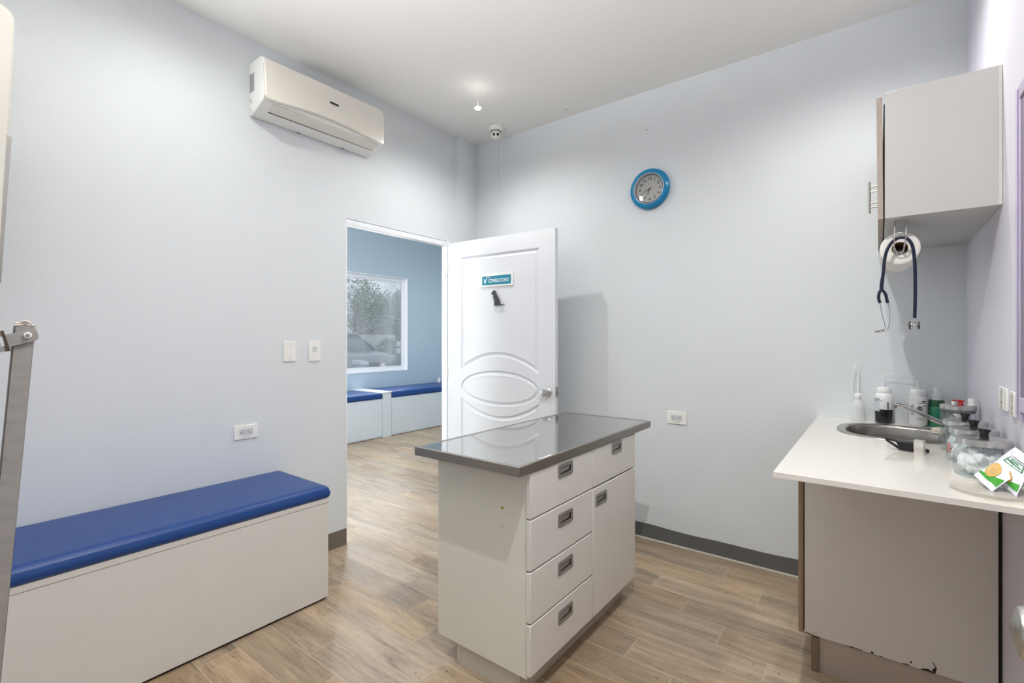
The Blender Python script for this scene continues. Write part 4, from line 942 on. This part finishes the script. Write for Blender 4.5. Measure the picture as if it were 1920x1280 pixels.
tube(bm, smoothpath(pz((.026, 1.437), (.031, 1.41), (.0315, 1.37), (.027, 1.343), (.018, 1.331), (.004, 1.331), (-.004, 1.333)), 5), .0017, 8); obj('ear_tube', bm, M_chrome, st)
bm = BM(); lathe(bm, (-.002, ysx, 1.3325), [(0, -.012), (.0035, -.011), (.0052, -.006), (.0045, .003), (.0025, .006), (0, .006)], 14, 'x'); lathe(bm, (.012, ysx - .012, 1.336), [(0, -.008), (.003, -.007), (.0045, -.002), (.003, .004), (0, .005)], 14, 'x'); obj('ear_tip', bm, M_pull, st)
bm = BM(); cyl(bm, (.102, ysx, 1.380), (.1025, ysx, 1.350), .0028, .0028, 12); lathe(bm, (.098, ysx, 1.352), [(0, -.012), (.012, -.010), (.0135, -.008), (.0135, -.005), (.006, -.002), (.005, .008), (.011, .011), (.0125, .013), (.0125, .017), (0, .018)], 28, 'x'); ch = obj('chestpiece', bm, M_steel, st, rot=None)
bm = BM(); lathe(bm, (.098, ysx, 1.352), [(.0118, -.0125), (.0142, -.011), (.0142, -.007), (.0118, -.0065), (.0118, -.0125)], 28, 'x'); lathe(bm, (.098, ysx, 1.352), [(.009, .0185), (.0132, .0175), (.0132, .0125), (.009, .012), (.009, .0185)], 28, 'x'); obj('rubber_rim', bm, M_dark, ch)

# ------------------------------------------------------------------ open door leaf with knob at the right edge
dn = struct(thing('door_2', 'open door leaf by the right wall', 'door', (.22, .1, 0))); del dn['category']
bm = BM(); box(bm, (.205, .10, .008), (.240, .965, 2.05)); obj('door_leaf', bm, M_wallL, dn, bevel=.002)
bm = BM(); lathe(bm, (.205, .905, .918), [(0, .0), (.032, 0), (.032, -.004), (.024, -.010), (.012, -.014), (.012, -.026), (.022, -.032), (.033, -.040), (.034, -.052), (.030, -.060), (.012, -.0655), (0, -.064)], 40, 'x'); obj('door_handle', bm, M_steel, dn)

# ------------------------------------------------------------------ left edge: folding steel stand and white wall unit
U = Vector((.137, .99, 0)) * .704; Fd = Vector((-.99, .137, 0)); P0 = Vector((-1.264, .168, 0))
def L3(u, z, f=0): return P0 + U * u + Fd * f + Vector((0, 0, z))
stn = thing('folding_stand', 'scuffed steel folding stand with bolted hinge arm at the left edge', 'stand', (-1.36, .09, 0))
def post(du, sgn, nm, top=1.322):
    bm = BM(); k = .0985 * sgn; zt_, w = top, .0375
    c1 = du; c0 = du - k * zt_
    pts = [L3(c1 - w / 2, zt_, 0), L3(c1 + w / 2, zt_, 0), L3(c0 + w / 2, 0, 0), L3(c0 - w / 2, 0, 0)]
    prism(bm, pts, Fd * .004)
    for e in (-w / 2, w / 2 - .002): prism(bm, [L3(c1 + e, zt_), L3(c1 + e + .002, zt_), L3(c0 + e + .002, 0), L3(c0 + e, 0)], Fd * .018)
    prism(bm, [L3(c1 - w / 2 - .004, zt_, .008), L3(c1 - w / 2, zt_, .008), L3(c0 - w / 2, 0, .008), L3(c0 - w / 2 - .004, 0, .008)], Fd * .012)
    return obj(nm, bm, M_scuff, stn, bevel=.0006)
post(-.005, 1, 'post', 1.327); post(-.42, -1, 'post', 1.26)
def arm_pts(a): return [L3(u, z, -.006) for u, z in a]
bm = BM(); prism(bm, arm_pts([(-.037, 1.286), (-.045, 1.309), (-.017, 1.315), (.012, 1.321), (.016, 1.3185), (.020, 1.306), (.019, 1.302), (.013, 1.298)]), Fd * .004); obj('hinge_arm', bm, M_scuff, stn, bevel=.0008)
bm = BM(); prism(bm, arm_pts([(-.090, 1.272), (-.090, 1.314), (-.045, 1.316), (-.043, 1.307), (-.054, 1.305), (-.049, 1.288), (-.038, 1.291), (-.032, 1.280)]), Fd * .005); prism(bm, arm_pts([(-.44, 1.225), (-.44, 1.262), (-.088, 1.314), (-.088, 1.272)]), Fd * .005); obj('slotted_bracket', bm, M_scuff, stn, smooth=False)
bm = BM(); prism(bm, [L3(u, z, -.0085) for u, z in ((-.050, 1.317), (-.045, 1.317), (-.032, 1.280), (-.040, 1.279))], Fd * .009); obj('rusty_weld', bm, M_rust, stn, bevel=.001)
bc = L3(-.001, 1.3085, -.006); bm = BM(); cyl(bm, bc, bc - Fd * .004, .0060, .0057, 24); w_o = obj('washer', bm, M_plastic, stn, bevel=.0008)
bm = BM(); cyl(bm, bc - Fd * .003, bc - Fd * .0065, .0032, .0028, 16); obj('bolt', bm, M_pull, w_o, bevel=.0006)
bm = BM(); tube(bm, smoothpath([L3(-.024, 1.3305, 0), L3(-.014, 1.3315, .002), L3(-.004, 1.3285, .004), L3(.005, 1.3245, .004), L3(.015, 1.322, 0)], 5), .0017, 8); tube(bm, smoothpath([L3(-.023, 1.327, 0), L3(-.012, 1.3285, .0), L3(-.004, 1.3325, .0), L3(.004, 1.3315, .0), L3(.008, 1.326, 0)], 5), .0016, 8)
tube(bm, smoothpath([L3(-.012, 1.333, 0), L3(-.004, 1.3345, -.002), L3(.002, 1.332, -.002)], 5), .0022, 8); obj('frayed_tie', bm, M_cloth, stn)

wu = thing('wall_unit', 'tall white unit leaning into view at the upper left edge', 'wall unit', (-2.58, .05, 1.55))
bm = BM(); q = [(-.25, 2.56), (.20, 2.500), (.262, 2.480), (.282, 2.466), (.291, 2.445), (.292, 2.395), (.278, 2.028), (.2745, 2.02), (.252, 1.50), (-.25, 1.50)]
prism(bm, [(-2.45, y, z) for y, z in q], (-.249, 0, 0)); obj('housing', bm, M_cream, wu, bevel=.008, seg=3)
bm = BM(); prism(bm, [(-2.452, .268, 2.026), (-2.452, .284, 2.020), (-2.452, .258, 1.50), (-2.452, .244, 1.50)], (-.2, 0, 0)); obj('grey_edge', bm, M_pull, wu, smooth=False)

# ------------------------------------------------------------------ waiting room benches
M_wb = mat('waiting_bench_laminate', (214, 222, 228), .4, noise=.01)
def wbench(label, y0_, y1_):
    t = thing('storage_bench', label, 'bench', (-5.58, (y0_ + y1_) / 2, 0))
    bm = BM(); box(bm, (XF + .002, y0_, .006), (-5.262, y1_, .516)); obj('box_body', bm, M_wb, t, bevel=.002)
    bm = BM(); box(bm, (-5.2625, y0_ + .006, .02), (-5.258, y1_ - .006, .505)); obj('front_panel', bm, M_wb, t, bevel=.001)
    return t
t = wbench('white waiting-room bench left of the white divider', 1.2, 4.058)
bm = BM(); cyl(bm, (-5.2585, 3.63, .485), (-5.255, 3.63, .485), .008, .008, 14); obj('lock', bm, M_pull, t)
wbench('white waiting-room bench right of the white divider', 4.205, 6.3)
tag(cushion('seat_cushion', M_vinyl, -5.88, -5.252, 1.2, 4.055, .517, .592, rnd=.015), 'blue seat pad in the waiting room, left of the white divider', 'cushion')
tag(cushion('seat_cushion', M_vinyl, -5.88, -5.252, 4.21, 6.3, .517, .600, rnd=.015), 'long blue seat pad in the waiting room, right of the white divider', 'cushion')
t = thing('bench_divider', 'white divider post between the two waiting-room benches', 'divider', (-5.58, 4.13, 0))
bm = BM(); box(bm, (XF + .002, 4.062, .0), (-5.255, 4.200, .590)); obj('post', bm, M_wb, t, bevel=.002)
bm = BM(); box(bm, (XF + .004, 4.045, .5905), (-5.248, 4.215, .603)); obj('cap_board', bm, M_white, t, bevel=.002)
bm = BM(); lathe(bm, (-5.80, 5.62, .598), [(0, 0), (.025, 0), (.025, .05), (.01, .07), (.01, .09), (0, .09)], 16); tag(obj('bottle', bm, M_poly), 'tiny pale bottle at the far end of the waiting-room cushion', 'bottle')

# ------------------------------------------------------------------ outside the window
M_asph = mat('asphalt', (150, 148, 144), .9, noise=.1, nscale=3)
bm = BM(); box(bm, (-60, -30, -.22), (-6.06, 60, -.12)); struct(obj('ground', bm, M_asph, smooth=False))
bm = BM(); box(bm, (-6.05, -30, -.22), (20, YF - .12, -.12)); struct(obj('ground_front', bm, M_asph, smooth=False))
GZ = -.12
# SUV, nose towards the window
car = thing('car', 'dark silver SUV parked outside the waiting-room window', 'car', (-13.8, 8.8, GZ))
M_car = mat('grey_car_paint', (120, 124, 130), .25, metal=.5, coat=.6, noise=.02); M_cg = mat('car_glass', (70, 82, 88), .08, noise=.03); M_tyre = mat('tyre', (30, 30, 30), .8, noise=.1)
FX, CY = -11.45, 8.80
def cs(xo, z, hw): return xo, z, hw
secs = [(-.02, .42, .55, .80), (0.0, .38, .72, .86), (-.12, .30, .98, .92), (-.55, .28, 1.06, .94), (-1.25, .26, 1.14, .95), (-3.9, .26, 1.14, .95), (-4.45, .30, 1.05, .93), (-4.6, .40, .9, .86)]
bm = BM(); rings = []
for xo, zb_, zt_, hw in secs:
    r = []
    for sy, z in ((-1, zb_), (-1.0, (zb_ + zt_) * .5), (-.97, zt_ - .10), (-.80, zt_), (.80, zt_), (.97, zt_ - .10), (1.0, (zb_ + zt_) * .5), (1, zb_)):
        r.append(bm.verts.new((FX + xo, CY + sy * hw, GZ + z)))
    rings.append(r)
for a, b in zip(rings, rings[1:]):
    for i in range(8): bm.faces.new((a[i], a[(i + 1) % 8], b[(i + 1) % 8], b[i]))
bm.faces.new(rings[0][::-1]); bm.faces.new(rings[-1]); obj('body', bm, M_car, car, angle=55, sub=1)
def cabin(name, m, grow, z0, z1, x0, x1, x2, x3, hw0, hw1):
    bm = BM(); lo = [(x0, -hw0), (x0, hw0), (x3, hw0), (x3, -hw0)]; hi = [(x1, -hw1), (x1, hw1), (x2, hw1), (x2, -hw1)]
    A = [bm.verts.new((FX + x, CY + y, GZ + z0)) for x, y in lo]; B = [bm.verts.new((FX + x, CY + y, GZ + z1)) for x, y in hi]
    bm.faces.new(A[::-1]); bm.faces.new(B)
    for i in range(4): bm.faces.new((A[i], A[(i + 1) % 4], B[(i + 1) % 4], B[i]))
    return obj(name, bm, m, car, bevel=.06, seg=3)
cabin('cabin_glass', M_cg, 0, 1.08, 1.58, -1.35, -2.15, -3.9, -4.4, .86, .68)
bm = BM()
for sy in (-1, 1): tube(bm, [(FX - 1.32, CY + sy * .86, GZ + 1.1), (FX - 2.16, CY + sy * .69, GZ + 1.57), (FX - 2.8, CY + sy * .70, GZ + 1.63), (FX - 3.9, CY + sy * .69, GZ + 1.58), (FX - 4.42, CY + sy * .86, GZ + 1.1)], .045, 8); tube(bm, [(FX - 2.75, CY + sy * .865, GZ + 1.1), (FX - 2.75, CY + sy * .70, GZ + 1.6)], .04, 8)
obj('pillar', bm, M_car, car)
bm = BM(); prism(bm, [(FX - 2.12, CY - .70, GZ + 1.57), (FX - 2.12, CY + .70, GZ + 1.57), (FX - 3.95, CY + .70, GZ + 1.57), (FX - 3.95, CY - .70, GZ + 1.57)], (0, 0, .085)); obj('roof', bm, M_car, car, bevel=.05, seg=3)
bm = BM(); box(bm, (FX - .06, CY - .42, GZ + .52), (FX + .055, CY + .42, GZ + .78)); obj('grille', bm, M_dark, car, bevel=.03)
bm = BM(); cyl(bm, (FX + .05, CY, GZ + .68), (FX + .07, CY, GZ + .68), .07, .07, 24); lathe(bm, (FX + .06, CY, GZ + .68), [(.10, 0), (.115, .01), (.115, .02), (.10, .02), (.10, 0)], 28, 'x'); obj('emblem', bm, M_chrome, car)
for sy in (-1, 1):
    bm = BM(); prism(bm, [(FX - .02, CY + sy * .46, GZ + .70), (FX - .14, CY + sy * .90, GZ + .74), (FX - .16, CY + sy * .90, GZ + .88), (FX - .04, CY + sy * .48, GZ + .82)], (.07, 0, 0)); obj('headlight', bm, M_silver, car, bevel=.015)
    bm = BM(); blob(bm, (FX - 1.25, CY + sy * 1.02, GZ + 1.16), .07, 2, .05, 2); obj('wing_mirror', bm, M_car, car)
    for xo in (-.85, -3.7):
        bm = BM(); yy = CY + sy * .93; cyl(bm, (FX + xo, yy - .11 * sy, GZ + .35), (FX + xo, yy + .03 * sy, GZ + .35), .35, .35, 32); w = obj('wheel', bm, M_tyre, car, bevel=.03)
        bm = BM(); cyl(bm, (FX + xo, yy + .02 * sy, GZ + .35), (FX + xo, yy + .045 * sy, GZ + .35), .22, .2, 24); obj('hubcap', bm, M_silver, w)
bm = BM(); box(bm, (FX - .03, CY - .26, GZ + .40), (FX + .06, CY + .26, GZ + .50)); obj('number_plate', bm, M_plasticgrey, car)
def at(px, d, z=0):
    k = (px - 960) / 903; return Vector((-.6060 + k * .7954, .7954 + k * .6060, 0)) * d + Vector((0, 0, z))
# low white wall, brown-roofed shed, hedges, trees, pole
bm = BM(); a, b = Vector((-20.5, 2.0, 0)), Vector((-13.5, 17.5, 0)); n = Vector((.91, -.41, 0)) * .15
prism(bm, [a + Vector((0, 0, GZ)), b + Vector((0, 0, GZ)), b + Vector((0, 0, 1.50)), a + Vector((0, 0, 1.52))], n); tag(obj('garden_wall', bm, mat('white_render', (222, 220, 214), .8, noise=.05, nscale=2), smooth=False), 'low white garden wall behind the parked SUV', 'garden wall')
sh = thing('shed', 'brown shed with sloping roof beyond the low white wall', 'shed', (-19, 17, GZ))
p = at(745, 25); e1 = Vector((.795, .606, 0)); e2 = Vector((-.606, .795, 0))
bm = BM(); prism(bm, [p + e1 * u + Vector((0, 0, z)) for u, z in ((-1.9, GZ), (2.5, GZ), (2.5, 2.1), (.2, 2.25), (-1.9, 1.6))], e2 * 3); obj('walls', bm, mat('brown_render', (134, 112, 100), .85, noise=.12, nscale=2), sh, smooth=False)
bm = BM(); prism(bm, [p - e2 * .3 + e1 * u + Vector((0, 0, z)) for u, z in ((-2.4, 1.50), (.1, 2.32), (2.7, 2.10), (2.7, 2.22), (.1, 2.46), (-2.4, 1.62))], e2 * 3.6); obj('roof', bm, mat('grey_roof', (120, 118, 116), .6, noise=.1), sh, smooth=False)
M_leaf1 = mat('leaf_green', (122, 150, 108), .6, noise=.3, nscale=1.2); M_leaf2 = mat('leaf_dark_green', (96, 124, 94), .6, noise=.3, nscale=1.2); M_leaf3 = mat('leaf_grey_green', (146, 164, 142), .6, noise=.25, nscale=1.2)
M_bark = mat('bark', (134, 124, 112), .9, noise=.2, nscale=6)
def foliage(bm, c, rx, ry, rz, n, size, rnd):
    cl = []
    for _ in range(max(5, n // 70)):
        while True:
            v = Vector((rnd.uniform(-1, 1), rnd.uniform(-1, 1), rnd.uniform(-1, 1)))
            if v.length < 1: break
        cl.append(v)
    for _ in range(n):
        k = rnd.choice(cl); v = k + Vector((rnd.gauss(0, .17), rnd.gauss(0, .17), rnd.gauss(0, .14)))
        q = Vector(c) + Vector((v.x * rx, v.y * ry, v.z * rz)); a = Vector((rnd.uniform(-1, 1), rnd.uniform(-1, 1), rnd.uniform(-.6, .6))).normalized(); b = a.cross(Vector((rnd.uniform(-1, 1), rnd.uniform(-1, 1), 1))).normalized()
        s = size * rnd.uniform(.6, 1.3); bm.faces.new([bm.verts.new(q + a * s * .5), bm.verts.new(q + b * s * .28), bm.verts.new(q - a * s * .5), bm.verts.new(q - b * s * .28)])
def tree(label, base, h, r, m, n, seed, size=.28):
    rnd = random.Random(seed); t = thing('tree', label, 'tree', base); b = Vector(base)
    bm = BM(); top = b + Vector((rnd.uniform(-.3, .3), rnd.uniform(-.3, .3), h * .8)); tube(bm, [b, b + Vector((.05, 0, h * .3)), top], [.12, .08, .03], 8)
    for k in range(7):
        a = rnd.uniform(0, 6.28); s = b + Vector((0, 0, h * rnd.uniform(.35, .6))); tube(bm, [s, s + Vector((math.cos(a) * r * .4, math.sin(a) * r * .4, h * .12)), s + Vector((math.cos(a) * r * .8, math.sin(a) * r * .8, h * .3))], [.04, .03, .012], 6)
    obj('trunk', bm, M_bark, t)
    bm = BM(); foliage(bm, b + Vector((0, 0, h * .66)), r, r, h * .36, n, size, rnd); obj('crown', bm, m, t, smooth=False, recalc=False)
tree('tall tree with pale open crown, leftmost outside the waiting-room window', tuple(at(664, 19, GZ)), 4.0, 1.7, M_leaf3, 2600, 11, .13)
tree('dense dark green tree behind the shed', tuple(at(716, 34, GZ)), 4.8, 2.2, M_leaf2, 7000, 12, .15)
tree('grey-green tree between the two others outside', tuple(at(682, 42, GZ)), 6.0, 2.4, M_leaf1, 6500, 13, .17)
tree('dark tree farthest right outside the waiting-room window', tuple(at(770, 22, GZ)), 3.6, 1.0, M_leaf2, 4000, 14, .14)
def hedge(label, a, b, h, w, m, n, seed):
    rnd = random.Random(seed); bm = BM(); a = Vector(a); b = Vector(b)
    for _ in range(n):
        t = rnd.random(); c = a.lerp(b, t) + Vector((rnd.uniform(-w, w), rnd.uniform(-w, w), GZ + rnd.uniform(0, h) * (1 - .15 * math.sin(t * 20))))
        d = Vector((rnd.uniform(-1, 1), rnd.uniform(-1, 1), rnd.uniform(-1, 1))).normalized(); e = d.cross(Vector((0, .3, 1))).normalized(); s = rnd.uniform(.07, .16)
        bm.faces.new([bm.verts.new(c + d * s), bm.verts.new(c + e * s * .5), bm.verts.new(c - d * s), bm.verts.new(c - e * s * .5)])
    tag(obj('hedge', bm, m, smooth=False, recalc=False), label, 'hedge')
p1, p2 = at(716, 18.5), at(758, 17); hedge('green clipped hedge in front of the low white wall', p1, p2, 1.25, .35, M_leaf1, 4200, 5)
pl_ = thing('sign_pole', 'dark pole with two small white notices near the right edge of the window view', 'pole', tuple(at(748, 12.5, GZ)))
q = at(748, 12.5); bm = BM(); box(bm, (q.x - .07, q.y - .07, GZ), (q.x + .07, q.y + .07, 1.75)); obj('post', bm, M_dark, pl_, bevel=.005)
tv = (Vector((-q.x, -q.y, 0)).normalized())
for z in (1.20, 1.02):
    c = q + tv * .12; uu = Vector((-tv.y, tv.x, 0)); bm = BM(); prism(bm, [c + uu * s * .06 + Vector((0, 0, z + d)) for s, d in ((-1, -.06), (1, -.06), (1, .06), (-1, .06))], tv * .01); obj('notice', bm, M_plastic, pl_, smooth=False)
